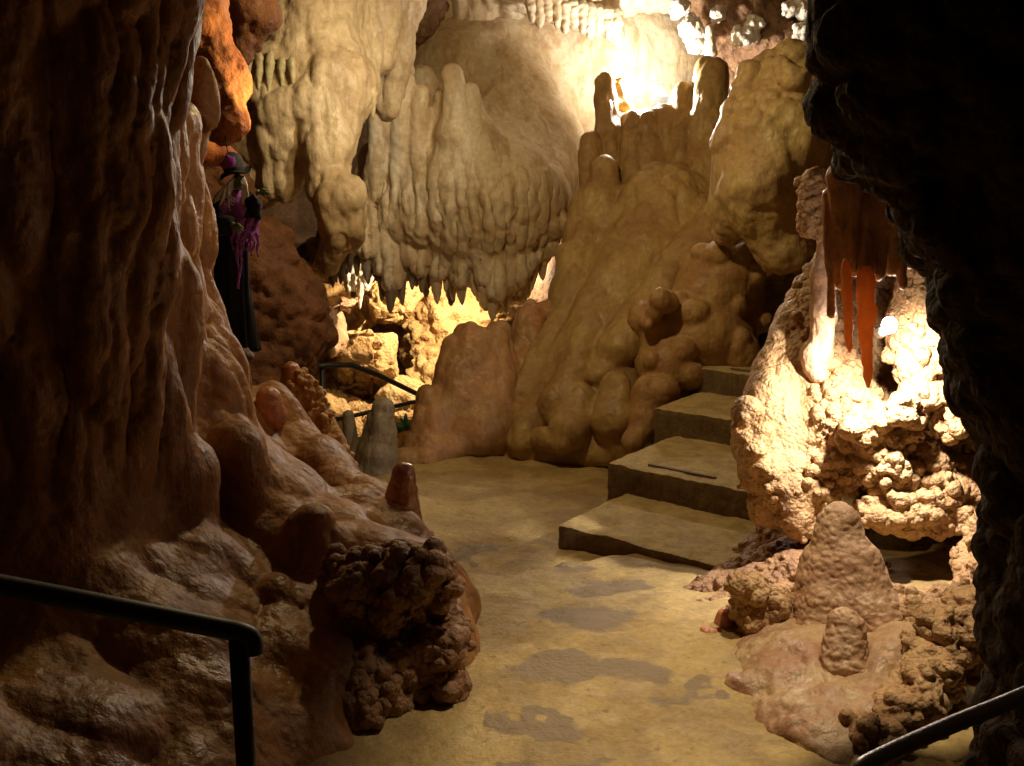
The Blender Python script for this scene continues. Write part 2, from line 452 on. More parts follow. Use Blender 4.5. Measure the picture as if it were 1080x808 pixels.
def ground(x, y):
    p = np.stack([x, y, x*0], -1).reshape(-1, 3)
    n1 = fbm(p*1.3, 3, 2).reshape(x.shape); n2 = fbm(p*5, 3, 4).reshape(x.shape); n3 = fbm(p*22, 3, 6).reshape(x.shape)
    l1 = 3.40+.29*x+.05*n2
    l2 = 4.62+.45*(x-.1)+.10*n2
    z = -.05*sstep(0, .10, y-l1)-.13*sstep(.05, 1.1, y-l1)-.05*sstep(0, .10, y-l2)-.07*sstep(.0, .6, y-l2)
    z = z-.05*sstep(5.2, 7.4, y)
    z = z+.012*n1+.010*n2+.004*n3
    z = z-1.5*sstep(6.95, 8.3, y-.42*np.maximum(x+.75, -.4))*sstep(.4, -.3, x)
    z = z+.25*sstep(-.35, -1.2, x)*(y < 6)+.02*(x > 1.0)
    return z

def gz(x, y): return float(ground(np.array([x]), np.array([y]))[0])

xs = np.arange(-3.2, 3.2, .02); ys = np.arange(-.6, 9.6, .02)
X, Y = np.meshgrid(xs, ys, indexing='ij'); Z = ground(X, Y)
nx, ny = X.shape; I = np.arange(nx*ny).reshape(nx, ny)
Q = np.stack([I[:-1, :-1], I[1:, :-1], I[1:, 1:], I[:-1, 1:]], -1).reshape(-1, 4)
V = np.stack([X, Y, Z], -1).reshape(-1, 3)
# worn grey patches where the ochre silt has been rubbed off
def groundpt(px, py):
    y = 4.0
    for _ in range(30):
        p, s = P(px, py, y); zz = gz(p[0], y); y = .5*y+.5*((zz-EYE)/((p[2]-EYE)/y)) if p[2] < EYE else y
    p, s = P(px, py, y); return p
patch = np.zeros(len(V))
w = np.stack([fbm(V*6, 4, 11), fbm(V*6+9, 4, 12)], 1)*.16
for (px, py, rx, ry, amt) in ((625, 705, .26, .10, .6), (556, 757, .17, .055, .8), (735, 730, .12, .04, .3), (570, 806, .14, .03, .5),
                         (615, 650, .20, .14, .35), (650, 620, .18, .16, .8), (600, 600, .12, .10, .4), (500, 585, .10, .15, .6), (535, 480, .05, .03, .3), (470, 520, .04, .03, .3)):
    c = groundpt(px, py)
    d = np.sqrt(((V[:, 0]-c[0]+w[:, 0])/rx)**2+((V[:, 1]-c[1]+w[:, 1])/ry)**2)
    patch = np.maximum(patch, (.55+.45*amt)*(1-sstep(.5, 1.5, d)))
def path_mat():
    m = rock('silty_path', (.43, .30, .115), (.31, .205, .08), (.21, .135, .06), (.5, .8), ((12, .7, .03), (90, .6, .006)), scale=3, streak=.25)
    nt = m.node_tree; N = nt.nodes; L = nt.links; b = N['Principled BSDF']
    at = N.new('ShaderNodeAttribute'); at.attribute_name = 'patch'
    src = b.inputs['Base Color'].links[0].from_socket
    x = N.new('ShaderNodeMix'); x.data_type = 'RGBA'; 
    tc = N.new('ShaderNodeTexCoord'); nz = N.new('ShaderNodeTexNoise'); nz.inputs['Scale'].default_value = 9; nz.inputs['Detail'].default_value = 8; nz.inputs['Roughness'].default_value = .7
    L.new(tc.outputs['Object'], nz.inputs['Vector'])
    ad = N.new('ShaderNodeMath'); ad.operation = 'MULTIPLY_ADD'; L.new(nz.outputs['Fac'], ad.inputs[0]); ad.inputs[1].default_value = 1.0; L.new(at.outputs['Fac'], ad.inputs[2])
    th = N.new('ShaderNodeMapRange'); th.inputs[1].default_value = .84; th.inputs[2].default_value = 1.06; L.new(ad.outputs[0], th.inputs[0])
    n2 = N.new('ShaderNodeTexNoise'); n2.inputs['Scale'].default_value = 22; n2.inputs['Detail'].default_value = 6; L.new(tc.outputs['Object'], n2.inputs['Vector'])
    sp = N.new('ShaderNodeMapRange'); sp.inputs[1].default_value = .62; sp.inputs[2].default_value = .72; sp.inputs[4].default_value = .8; L.new(n2.outputs['Fac'], sp.inputs[0])
    mx = N.new('ShaderNodeMath'); mx.operation = 'MAXIMUM'; L.new(th.outputs[0], mx.inputs[0]); L.new(sp.outputs[0], mx.inputs[1])
    L.new(mx.outputs[0], x.inputs[0]); L.new(src, x.inputs[6]); x.inputs[7].default_value = (.20, .13, .058, 1)
    L.new(x.outputs[2], b.inputs['Base Color'])
    rs = b.inputs['Roughness'].links[0].from_socket
    r = N.new('ShaderNodeMix'); L.new(th.outputs[0], r.inputs[0]); L.new(rs, r.inputs[2]); r.inputs[3].default_value = .5
    L.new(r.outputs[0], b.inputs['Roughness'])
    return m
tag(link('path', mesh_from('path', V, Q, path_mat(), attr={'patch': patch})), kind='structure')

# cave envelope: a rough hollow behind and above everything
def shell():
    nu, nv = 220, 110
    U, W = np.meshgrid(np.linspace(0, 2*pi, nu), np.linspace(.02, pi-.02, nv), indexing='ij')
    d = np.stack([np.cos(U)*np.sin(W), np.sin(U)*np.sin(W), np.cos(W)], -1).reshape(-1, 3)
    r = 1+.10*fbm(d*4, 4, 3)+.05*lobes(d, .15)
    V = d*r[:, None]*np.array([6.5, 9.5, 3.6])+np.array([0, 5.0, 1.0])
    I = np.arange(nu*nv).reshape(nu, nv)
    Q = np.stack([I[:-1, :-1], I[:-1, 1:], I[1:, 1:], I[1:, :-1]], -1).reshape(-1, 4)
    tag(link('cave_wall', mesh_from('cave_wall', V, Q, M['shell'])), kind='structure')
shell()

# ------------------------------------------------------------------ LEFT
def pyz(v): return v[:, 2]
F = Form(.0125, .10)
F.chain([(-10, -160, 2.9, 190), (10, 200, 3.1, 160), (30, 500, 3.3, 160), (40, 900, 2.9, 190)])
F.c(110, -80, 3.7, 55, 110, 300, 3.8, 60).c(152, -60, 4.1, 20, 176, 130, 4.2, 26)
F.c(202, 95, 4.15, 14, 196, 330, 4.2, 20, .04).c(204, 180, 4.2, 10, 206, 380, 4.25, 14, .03)
F.c(105, 345, 4.0, 95, 240, 540, 3.9, 76).c(240, 540, 3.9, 82, 400, 670, 3.45, 86)
F.c(405, 665, 3.42, 92, 290, 790, 2.95, 95).c(290, 790, 2.95, 95, 170, 880, 2.6, 150).c(170, 880, 2.6, 150, -60, 900, 2.3, 200)
F.c(40, 620, 3.0, 130, 190, 720, 2.9, 100).c(40, 760, 2.75, 150, 200, 790, 2.75, 100).c(190, 640, 3.3, 80, 300, 720, 3.1, 80)
F.c(258, 425, 4.7, 20, 262, 480, 4.5, 40).c(284, 418, 4.75, 14, 290, 450, 4.7, 22, .04).c(228, 395, 4.5, 12, 248, 440, 4.5, 20)
F.c(330, 500, 4.6, 30, 440, 600, 4.2, 34).c(430, 590, 4.0, 26, 478, 640, 3.65, 24).c(380, 570, 3.9, 50, 430, 620, 3.7, 50).c(290, 450, 4.8, 30, 340, 510, 4.7, 36).c(345, 500, 5.3, 20, 375, 560, 5.2, 40)
# drapery columns and knobs
for (x0, y0, r0, x1, y1, r1, Y) in ((100, 60, 14, 112, 240, 15, 3.05), (132, 110, 13, 125, 260, 12, 3.15), (160, 40, 18, 172, 200, 13, 3.5), (150, 200, 12, 150, 270, 14, 3.35),
     (185, 130, 16, 186, 250, 18, 3.75), (72, 150, 16, 85, 330, 18, 2.95), (30, 20, 18, 45, 170, 12, 2.7), (205, 75, 9, 212, 120, 9, 4.0), (300, 720, 26, 310, 745, 22, 2.85), (250, 740, 20, 258, 780, 16, 2.6), (340, 700, 20, 350, 720, 18, 3.0), (330, 770, 22, 345, 785, 18, 2.7),
     (165, 300, 30, 170, 380, 16, 3.35), (190, 250, 15, 196, 330, 16, 3.8), (150, 420, 26, 160, 470, 20, 3.25), (190, 500, 32, 195, 560, 22, 3.25),
     (210, 590, 28, 215, 640, 24, 3.1), (205, 690, 14, 222, 740, 10, 2.85), (250, 470, 22, 262, 520, 14, 3.55), (175, 770, 18, 195, 800, 16, 2.75), (290, 640, 26, 300, 690, 20, 3.1), (330, 560, 22, 350, 600, 18, 3.35)):
    F.c(x0, y0, Y+(.07 if y0 > 400 else .0), r0, x1, y1, Y+(.07 if y0 > 400 else 0), r1, .10 if y0 > 280 else .04)
up = lambda v: sstep(.55, 1.0, v[:, 2])
dn = lambda v: 1-.75*sstep(.3, .9, v[:, 2])
F.build('flowstone_wall', M['wallL'], (('n', .5, .05), ('L', .15, .10, 4.5, up), ('L', .22, .055, 1.8, dn), ('R', .085, .03, 1, lambda v: up(v)*sstep(-.35, .2, vnoise(v*2.1)), .3, 1), ('L', .06, .014, 3.0, up), ('L', .09, .012, 1.4, dn), ('n', .05, .004)),
        lim=((-2.2, 1.3, -.5), (9, 9, 2.9)), label='dark brown wall of melted looking flowstone drapes along the left side of the path', cat='flowstone', seed=3)
F = Form(.0075, .03)
for _ in range(40):
    a = random.random(); F.e(400+random.uniform(-42, 72), 590+a*125+random.uniform(-10, 10), 3.15+random.uniform(-.05, .12), random.uniform(14, 26), random.uniform(14, 26), .09)
F.c(400, 610, 3.3, 34, 450, 660, 3.24, 32).c(450, 665, 3.3, 34, 400, 720, 3.02, 28).c(400, 700, 3.05, 22, 385, 745, 2.9, 18)
F.nodules(700, .010, .026)
F.build('popcorn_rock', M['popL'], (('L', .07, .03), ('L', .03, .008)), label='lumpy dark brown cave popcorn bulging over the path edge below the left wall', cat='rock', seed=8)
# small stalagmites on the left crest
F = Form(.006, .03); F.c(425, 500, 3.95, 12, 423, 552, 3.95, 24).e(424, 566, 3.98, 34, 14, .11)
F.build('stalagmite', M['gloss'], (('n', .10, .014), ('n', .03, .004)), label='short glossy red-brown stalagmite with a rounded wet tip on the left crest', cat='stalagmite')
F = Form(.007, .02); F.c(318, 408, 5.1, 16, 345, 470, 5.1, 20).c(345, 470, 5.1, 20, 352, 500, 5.1, 22)
F.nodules(260, .012, .022)
o = F.build('popcorn_column', M['honey'], (('n', .04, .004),), label='honey coloured popcorn column capped by a smooth orange knob beside the far railing', cat='stalagmite', seed=2)
F = Form(.007, .02); F.c(307, 391, 5.1, 10, 310, 402, 5.1, 15)
F.build('cap', M['peach'], (('n', .06, .006),), parent=o)
F = Form(.007, .02); F.c(283, 420, 4.62, 13, 286, 438, 4.62, 17)
F.build('stalagmite', M['peach'], (('n', .06, .008),), label='smooth rounded orange knob on the crest left of the popcorn column', cat='stalagmite')
# orange ledge above the hanging figure and the red rock above it
F = Form(.014, .12); F.chain([(195, -60, 5.7, 40), (210, 40, 5.65, 32), (225, 85, 5.6, 26), (242, 128, 5.5, 17)]).c(205, 150, 5.9, 30, 238, 165, 5.95, 14).c(246,130,5.45,14,235,135,5.5,14)
F.build('rock_ledge', M['orange'], (('n', .3, .05), ('n', .1, .03), ('n', .04, .008)), label='bright orange rock ledge jutting out above the hanging witch figure', cat='rock', seed=5)
F = Form(.02, .06); F.chain([(245, -60, 6.6, 40), (266, 20, 6.6, 22), (252, 55, 6.6, 14)])
F.build('rock', M['red'], (('n', .3, .08), ('L', .12, .04), ('n', .04, .015)), label='dark red-brown rock at the top edge between orange ledge and cream flowstone', cat='rock', seed=6)
F = Form(.022, .12); F.chain([(150, 250, 6.9, 90), (262, 270, 7.3, 34), (290, 330, 7.2, 48), (262, 420, 6.9, 52)]).c(310, 340, 7.3, 36, 330, 350, 7.35, 22).c(250, 300, 7.1, 70, 305, 355, 7.1, 38)
F.c(230, 200, 7.2, 50, 255, 210, 7.3, 20)
F.build('clay_slope', M['red'], (('n', .4, .06), ('n', .15, .06), ('L', .11, .035), ('n', .05, .02)), label='dull red clay bank sloping down behind the hanging witch figure', cat='rock bank', seed=7)

# ------------------------------------------------------------------ UPPER LEFT cream flowstone
F = Form(.02, .09)
F.chain([(330, -60, 8.6, 70), (325, 40, 8.3, 48), (350, 90, 8.1, 42), (345, 150, 7.9, 28)]).c(290, 50, 8.2, 30, 275, 70, 8.1, 16)
F.c(300, 130, 8.0, 32, 296, 195, 8.0, 22).c(262, 90, 8.1, 16, 275, 150, 8.1, 24).c(275, 85, 8.0, 18, 320, 95, 8.0, 22)
F.c(250, 100, 7.95, 13, 325, 104, 7.9, 16).c(285, 112, 7.85, 12, 325, 112, 7.85, 14).c(258, 60, 7.95, 12, 312, 58, 7.95, 12).c(262, 150, 8.1, 24, 275, 200, 8.1, 20)
F.chain([(345, 150, 7.9, 26), (345, 200, 7.8, 20), (360, 215, 7.7, 24), (362, 240, 7.7, 22), (345, 275, 7.8, 13)])
F.c(400, -60, 8.8, 34, 398, 60, 8.7, 20).c(380, 20, 8.6, 18, 385, 100, 8.5, 12).c(425, -40, 9.2, 30, 410, 110, 9.1, 14)
F.build('flowstone_bank', M['cream'], (('n', .4, .05), ('L', .12, .045, 3.0), ('L', .05, .016, 2.0), ('n', .04, .006)), lim=((-9, 0, -2), (9, 20, 3.8)),
        label='cream and yellow-green flowstone bank at upper left with a rounded pendant hanging down', cat='flowstone', seed=11)
ROOTS = [(262, 62, 6, 260, 92), (273, 62, 6, 273, 95), (285, 60, 7, 284, 100), (297, 66, 6, 298, 92), (308, 66, 6, 309, 90),
         (290, 105, 8, 291, 158), (303, 105, 9, 303, 150), (314, 100, 8, 315, 148), (326, 105, 9, 327, 150), (338, 130, 8, 340, 170),
         (352, 120, 9, 353, 158), (362, 118, 8, 364, 146), (372, 105, 8, 373, 142), (382, 90, 7, 384, 130), (392, 85, 6, 394, 125)]
mother = bpy.data.objects['flowstone_bank']
for i, (x0, y0, r, x1, y1) in enumerate(ROOTS):
    put('stalactite', [spike(x0, y0-6, r*(.75 if i < 5 else 1), x1, y1, 7.80 if i < 5 else (7.86 if x0 < 345 else 8.1), seed=i)], M['creamg'] if i < 9 else M['cream'], mother)
# dark fringe behind the pendant
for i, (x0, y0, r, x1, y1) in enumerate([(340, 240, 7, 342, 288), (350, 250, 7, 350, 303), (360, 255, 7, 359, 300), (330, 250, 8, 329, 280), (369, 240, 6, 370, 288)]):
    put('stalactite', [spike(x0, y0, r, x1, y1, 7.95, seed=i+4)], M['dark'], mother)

# ------------------------------------------------------------------ CENTRE hanging flowstone
F = Form(.016, .09)
F.c(440, 150, 9.7, 42, 440, 225, 9.5, 45, .15).c(505, 160, 9.8, 50, 510, 250, 9.4, 50, .15).c(565, 160, 10.0, 50, 565, 235, 9.6, 30, .15)
F.e(600, 90, 11.9, 190, 150, 1.6, .3).e(500, 100, 11.0, 90, 90, 1.1, .3)
F.c(400, 170, 9.8, 22, 398, 245, 9.7, 28).c(445, 90, 9.8, 20, 450, 150, 9.6, 26).c(540, 120, 10.3, 60, 550, 190, 9.8, 55, .2)
F.c(515, 260, 9.3, 35, 520, 312, 9.3, 15).c(548, 250, 9.4, 26, 545, 305, 9.4, 11).c(576, 215, 9.5, 22, 572, 272, 9.5, 12)
F.c(478, 80, 9.0, 9, 481, 140, 9.05, 20, .03).c(498, 96, 9.05, 8, 500, 145, 9.12, 15, .03).c(481, 140, 9.05, 20, 486, 205, 9.3, 24, .1).c(500, 145, 9.12, 15, 502, 200, 9.35, 22, .1).c(466, 105, 9.15, 9, 464, 190, 9.35, 18, .05)
for (x, y, r, x1, y1, r1) in ((409, 78, 9, 407, 120, 14), (430, 84, 10, 428, 120, 14), (423, 108, 9, 421, 160, 12), (444, 98, 11, 442, 150, 15), (398, 100, 7, 397, 150, 10)):
    F.c(x, y, 9.1, r*.8, x1, y1+55, 9.35, r1*1.25, .035)
F.e(512, 212, 9.30, 78, 72, .55, .25)
TY = lambda x: 9.25-.30*math.exp(-((x-518)/48)**2)
TIPS = [(366, 285, 8), (376, 292, 7), (386, 298, 8), (396, 306, 8), (404, 318, 9), (414, 331, 10), (424, 322, 8), (433, 306, 8), (444, 318, 9), (452, 305, 7), (461, 321, 9), (471, 308, 8), (479, 317, 8), (487, 331, 10), (498, 312, 8),
    (510, 326, 11), (521, 339, 11), (535, 331, 11), (548, 322, 10), (560, 308, 10), (572, 296, 10), (584, 270, 9)]
for i, (x, y1, r) in enumerate(TIPS):
    F.c(x, y1-78, TY(x)+.07+(.28 if i > 18 else 0), r*1.2, x, y1-34, TY(x)-.03+.06*sin(i*2.3), r*.9, .035)
F.c(575, 160, 10.1, 40, 590, 225, 9.8, 14)
lowm = lambda v: .10+.90*sstep(1.95, 1.15, v[:, 2])
F.build('flowstone_mass', M['big'], (('n', .5, .05), ('R', .10, .06, 1, lowm, 1, .2), ('L', .20, .05, 3.0, lowm), ('L', .06, .022, 2.2, lowm), ('n', .3, .03), ('n', .05, .006)),
        lim=((-9, 0, -2), (9, 11.2, 4.2)), label='big tan hanging flowstone mass with a fringe of dark pointed stalactites, centre', cat='flowstone', seed=15)
mother = bpy.data.objects['flowstone_mass']
for i, (x, y1, r) in enumerate(TIPS):
    if i % 5 == 3: y1 -= 9
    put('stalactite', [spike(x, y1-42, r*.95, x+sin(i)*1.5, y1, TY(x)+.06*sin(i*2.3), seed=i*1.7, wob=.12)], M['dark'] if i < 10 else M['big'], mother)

for i in range(17):
    x = 356+i*13.5+random.uniform(-4, 4); y1 = 290+26*random.random()+(8 if 400 < x < 540 else -6)
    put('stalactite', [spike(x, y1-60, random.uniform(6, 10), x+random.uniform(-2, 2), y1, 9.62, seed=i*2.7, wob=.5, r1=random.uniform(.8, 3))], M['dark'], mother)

# bright dome behind
F = Form(.028, .15)
F.e(720, 70, 12.2, 170, 150, 1.1).e(620, -20, 12, 200, 60, 1.3)
F.build('flowstone_dome', M['white'], (('n', .7, .10), ('L', .25, .03), ('n', .12, .02)), lim=((-9, 0, -2), (9, 20, 4.6)),
        label='pale brightly lit flowstone dome behind the lamp at top centre', cat='flowstone', seed=21)
F = Form(.024, .08)
F.chain([(470, -50, 10.6, 55), (540, -40, 10.3, 50), (610, -30, 10.2, 50), (690, -40, 10.3, 50)]).c(500, 20, 10.6, 40, 470, 60, 10.6, 28)
F.c(620, 10, 10.2, 22, 640, 28, 10.2, 12).c(640, 20, 10.1, 14, 648, 38, 10.1, 8)
F.build('flowstone_curtain', M['white'], (('n', .4, .05), ('L', .12, .06, 4.0), ('L', .05, .012, 2)), lim=((-9, 0, -2), (9, 20, 4.6)),
        label='pale drip curtain with a row of short draperies at the top edge, centre', cat='flowstone', seed=23)
mother = bpy.data.objects['flowstone_curtain']
for i in range(11):
    x = 560+i*9; put('stalactite', [spike(x, -12+i*2, 6.5, x+1, 24+i*2+5*sin(i*2.1), 9.8, seed=i*2.1, r1=3)], M['white'], mother)
F = Form(.024, .08); F.chain([(430, -60, 10.4, 40), (440, 20, 10.4, 30), (425, 80, 10.6, 26)])
F.build('rough_rock', M['brown'], (('n', .3, .08), ('L', .10, .05), ('n', .05, .02)), label='rough brown broken rock between the two cream flowstones at the top edge', cat='rock', seed=25)
F = Form(.022, .08); F.chain([(770, -50, 10.2, 50), (800, 20, 10.0, 45), (830, 60, 9.8, 34)]).c(760, 30, 10.0, 20, 775, 70, 10.0, 22).c(700, -40, 10.2, 30, 745, -20, 10.2, 30)
F.build('ceiling_rock', M['brown'], (('n', .3, .08), ('L', .10, .05), ('n', .05, .02)), label='dark brown rough ceiling rock at the top edge above the ochre boulder', cat='rock', seed=27)
POP = [(728, 30, 14, 16), (718, 8, 9, 8), (735, 48, 10, 7), (793, 32, 12, 14), (778, 38, 5, 8), (842, 8, 20, 12), (846, 38, 14, 13), (756, 16, 6, 5)]
for i, (x, y, rx, ry) in enumerate(POP):
    F = Form(.012, .03)
    for _ in range(6): F.e(x+random.uniform(-.6, .6)*rx, y+random.uniform(-.6, .6)*ry, 9.52+random.uniform(-.05, .05), rx*.35, ry*.35, .05)
    F.e(x, y, 9.62, rx*.6, ry*.6, .14); F.nodules(70, .018, .04)
    nm = ['tall white popcorn cluster nearest the bright lamp', 'small white popcorn cluster at the top edge right of the pale curtain', 'flat white popcorn cluster just above the lamp glare', 'round grey-white popcorn cluster above the ochre boulder',
          'narrow grey popcorn cluster left of the round one above the ochre boulder', 'wide white popcorn cluster touching the top edge beside the dark wall', 'grey popcorn cluster right above the boulder corner by the dark wall', 'tiny popcorn cluster between the two palest clusters at the top edge'][i]
    F.build('popcorn_cluster', M['whitepop'], (('n', .03, .006),), label=nm, cat='cave popcorn', group='popcorn clusters on the ceiling rock', seed=30+i)
F = Form(.012, .03); F.c(748, 30, 9.4, 4, 750, 55, 9.4, 7)
F.build('stalagmite', M['white'], (('n', .05, .01),), label='small pale stone peg above the tallest central column at the ceiling', cat='stalagmite')

# ------------------------------------------------------------------ CENTRE RIGHT stalagmite mass
F = Form(.016, .05)
for (x0, y0, Y0, r0, x1, y1, Y1, r1) in (
    (637, 88, 8.7, 8, 648, 200, 8.5, 20), (652, 98, 8.8, 7, 660, 180, 8.6, 16), (668, 128, 8.6, 11, 680, 260, 8.3, 30), (690, 130, 8.6, 11, 700, 250, 8.3, 30),
    (719, 98, 8.6, 10, 722, 250, 8.3, 30), (750, 76, 8.5, 15, 746, 130, 8.4, 19), (746, 130, 8.4, 20, 742, 200, 8.25, 24), (735, 210, 8.15, 20, 728, 260, 8.05, 34), (668, 150, 8.45, 12, 672, 215, 8.3, 16), (684, 128, 8.5, 11, 684, 220, 8.3, 15), (700, 124, 8.5, 11, 704, 230, 8.3, 16), (722, 130, 8.45, 14, 722, 220, 8.25, 18), (638, 180, 8.3, 14, 640, 250, 8.1, 22), (655, 240, 8.2, 20, 640, 290, 8.0, 24), (708, 120, 8.6, 9, 708, 160, 8.5, 14),
    (624, 150, 8.5, 9, 626, 200, 8.4, 16), (765, 150, 8.4, 20, 770, 260, 8.1, 36), (624, 215, 8.2, 20, 622, 255, 8.1, 26), (605, 270, 8.0, 17, 608, 320, 7.9, 22), (596, 305, 8.0, 14, 600, 330, 7.9, 18),
    (700, 230, 8.2, 55, 640, 370, 7.75, 50), (640, 370, 7.75, 52, 585, 440, 7.5, 34), (740, 250, 8.1, 50, 690, 360, 7.7, 45), (620, 320, 8.0, 30, 560, 430, 7.6, 32),
    (690, 340, 7.7, 40, 640, 430, 7.45, 34), (645, 400, 7.4, 22, 655, 440, 7.3, 24), (600, 442, 7.3, 24, 640, 445, 7.25, 26), (572, 462, 7.2, 10, 592, 468, 7.1, 10), (556, 440, 7.4, 16, 548, 465, 7.3, 14),
    (640, 380, 7.35, 13, 632, 395, 7.3, 15), (655, 460, 7.1, 16, 680, 440, 7.1, 20)):
    ya = lambda yy: float(np.interp(yy, [100, 260, 470], [.35, .25, -.28]))
    F.c(x0, y0, Y0+ya(y0), r0, x1, y1, Y1+ya(y1), r1)
F.c(545, 482, 7.15, 16, 660, 476, 6.85, 16, .08).c(560, 470, 7.2, 14, 620, 474, 6.95, 14, .06)
F.cut(732, 232, 7.74, 4, 7, .08, .02)
F.c(690, 400, 7.05, 14, 672, 450, 6.85, 16, .03).c(610, 425, 7.1, 18, 600, 455, 6.9, 20, .03).c(652, 405, 7.0, 14, 648, 445, 6.85, 22, .03).c(625, 350, 7.55, 20, 590, 425, 7.15, 22, .03).c(760, 235, 8.0, 26, 650, 370, 7.3, 22, .04).c(680, 240, 8.1, 16, 620, 340, 7.6, 18, .03).c(640, 290, 7.9, 16, 565, 440, 7.2, 16, .03)
striped = lambda v: sstep(.95, 1.4, v[:, 2])
F.build('stalagmite_bank', M['mid'], (('n', .5, .04), ('L', .12, .04, 4.0, striped), ('L', .30, .04, 2.4, lambda v: 1-.8*striped(v)), ('L', .09, .012, 1.6, lambda v: sstep(0, .4, vnoise(v*2))), ('n', .16, .02)),
        label='tall tan stalagmite bank with finger-like columns, flowing down to the path beside the stairs', cat='stalagmite bank', seed=33)
F = Form(.01, .03); F.c(724, 92, 9.0, 5, 722, 112, 8.95, 10).c(716, 104, 8.95, 7, 714, 120, 8.95, 9)
F.build('stalagmite', M['amber'], (('n', .08, .008),), label='short amber stalagmite tip glowing beside the lamp, left of the tallest column', cat='stalagmite')
F = Form(.01, .03); F.c(640, 86, 9.25, 9, 643, 130, 9.25, 14).c(655, 90, 9.25, 8, 658, 120, 9.25, 12).c(666, 120, 9.1, 5, 665, 135, 9.1, 9)
F.build('stalagmite', M['amber'], (('n', .08, .008),), label='twin amber-edged stalagmite at the left of the lamp glare on the bank', cat='stalagmite')
# bubble stone left of the stairs
F = Form(.012, .03)
F.c(760, 300, 7.4, 45, 735, 350, 7.3, 40, .1).c(780, 330, 7.4, 30, 760, 370, 7.2, 22, .08).c(735, 350, 7.3, 40, 705, 400, 7.1, 28, .08).c(700, 400, 7.0, 20, 676, 440, 6.75, 14, .05)
F.e(740, 355, 7.35, 58, 50, .42).e(705, 385, 7.15, 34, 36, .3).e(690, 350, 7.25, 20, 30, .2).e(682, 425, 6.85, 18, 30, .14).c(692, 425, 6.9, 18, 668, 468, 6.62, 13, .07)
for (x, y, r) in ((704, 318, 12), (690, 330, 9), (683, 342, 8)): F.e(x, y, 7.05, r*1.1, r*1.1, .10, .02)
F.nodules(26, .08, .17)
F.build('bubble_stone', M['bub'], (('n', .3, .02), ('n', .08, .01)), label='orange-brown bubbly flowstone clinging to the wall left of the top steps', cat='flowstone', seed=37)
# ochre boulder
F = Form(.014, .06)
F.chain([(835, 98, 7.2, 46), (826, 150, 7.0, 56), (815, 200, 6.9, 54), (832, 262, 6.8, 30)]).c(790, 85, 7.3, 12, 835, 70, 7.2, 22).c(880, 100, 7.4, 50, 880, 250, 7.2, 60)
F.c(792, 80, 7.15, 13, 768, 150, 7.05, 16).c(768, 150, 7.05, 16, 766, 225, 7.1, 20).c(805, 230, 6.9, 24, 815, 280, 6.9, 15).c(850, 70, 7.0, 20, 835, 72, 6.95, 18)
F.e(805, 132, 6.82, 20, 11, .1, .06).e(860, 130, 6.72, 20, 14, .12, .06).e(845, 84, 6.8, 22, 14, .12, .06)
F.c(790, 190, 7.0, 40, 775, 235, 7.1, 26)
F.build('flowstone_boulder', M['bould'], (('n', .5, .06), ('L', .22, .03, 1.6), ('L', .09, .03, 1, lambda v: sstep(1.9, 2.1, v[:, 2])), ('n', .1, .02)), label='large ochre overhanging flowstone boulder above the stairs against the dark wall', cat='flowstone', seed=39)

# ------------------------------------------------------------------ low stalagmites in front of the grotto
F = Form(.014, .07)
for t in ((497, 362, 7.5, 22, 482, 455, 7.3, 34), (476, 362, 7.45, 8, 480, 420, 7.4, 16), (452, 420, 7.25, 11, 456, 470, 7.15, 24), (525, 355, 7.6, 17, 512, 450, 7.3, 38), (560, 335, 7.9, 14, 545, 440, 7.5, 32),
          (596, 350, 7.9, 16, 560, 445, 7.3, 28), (622, 330, 8.0, 20, 575, 450, 7.25, 26), (575, 330, 8.0, 14, 600, 350, 8.0, 16), (440, 475, 7.15, 14, 470, 475, 7.1, 16), (425, 485, 7.0, 9, 450, 487, 6.95, 10)):
    F.c(*t)
F.build('stalagmite_group', M['low'], (('n', .3, .04), ('L', .14, .03, 3), ('n', .05, .006)), label='fused low brown stalagmites standing between the railing and the tall tan bank', cat='stalagmite', seed=41)
F = Form(.01, .03); F.c(560, 322, 7.95, 7, 558, 335, 7.9, 14)
F.build('stalagmite', M['pink'], (('n', .05, .006),), label='pale rounded stalagmite top catching light under the black hole, centre', cat='stalagmite')
F = Form(.009, .03); F.c(368, 438, 6.9, 6, 370, 480, 6.9, 11).c(370, 480, 6.9, 11, 368, 500, 6.9, 14)
F.build('stalagmite', M['dark'], (('n', .1, .012), ('L', .08, .01, 3)), label='slim grey-brown stalagmite in front of the railing, the narrower of two', cat='stalagmite', seed=3)
F = Form(.009, .04); F.c(404, 432, 6.8, 12, 400, 480, 6.75, 19).c(400, 480, 6.75, 19, 396, 500, 6.75, 24).c(392, 440, 6.8, 6, 385, 490, 6.8, 10)
F.build('stalagmite', M['dark'], (('n', .1, .015), ('L', .08, .014, 3)), label='stout grey-brown stalagmite in front of the railing, the wider of two', cat='stalagmite', seed=4)

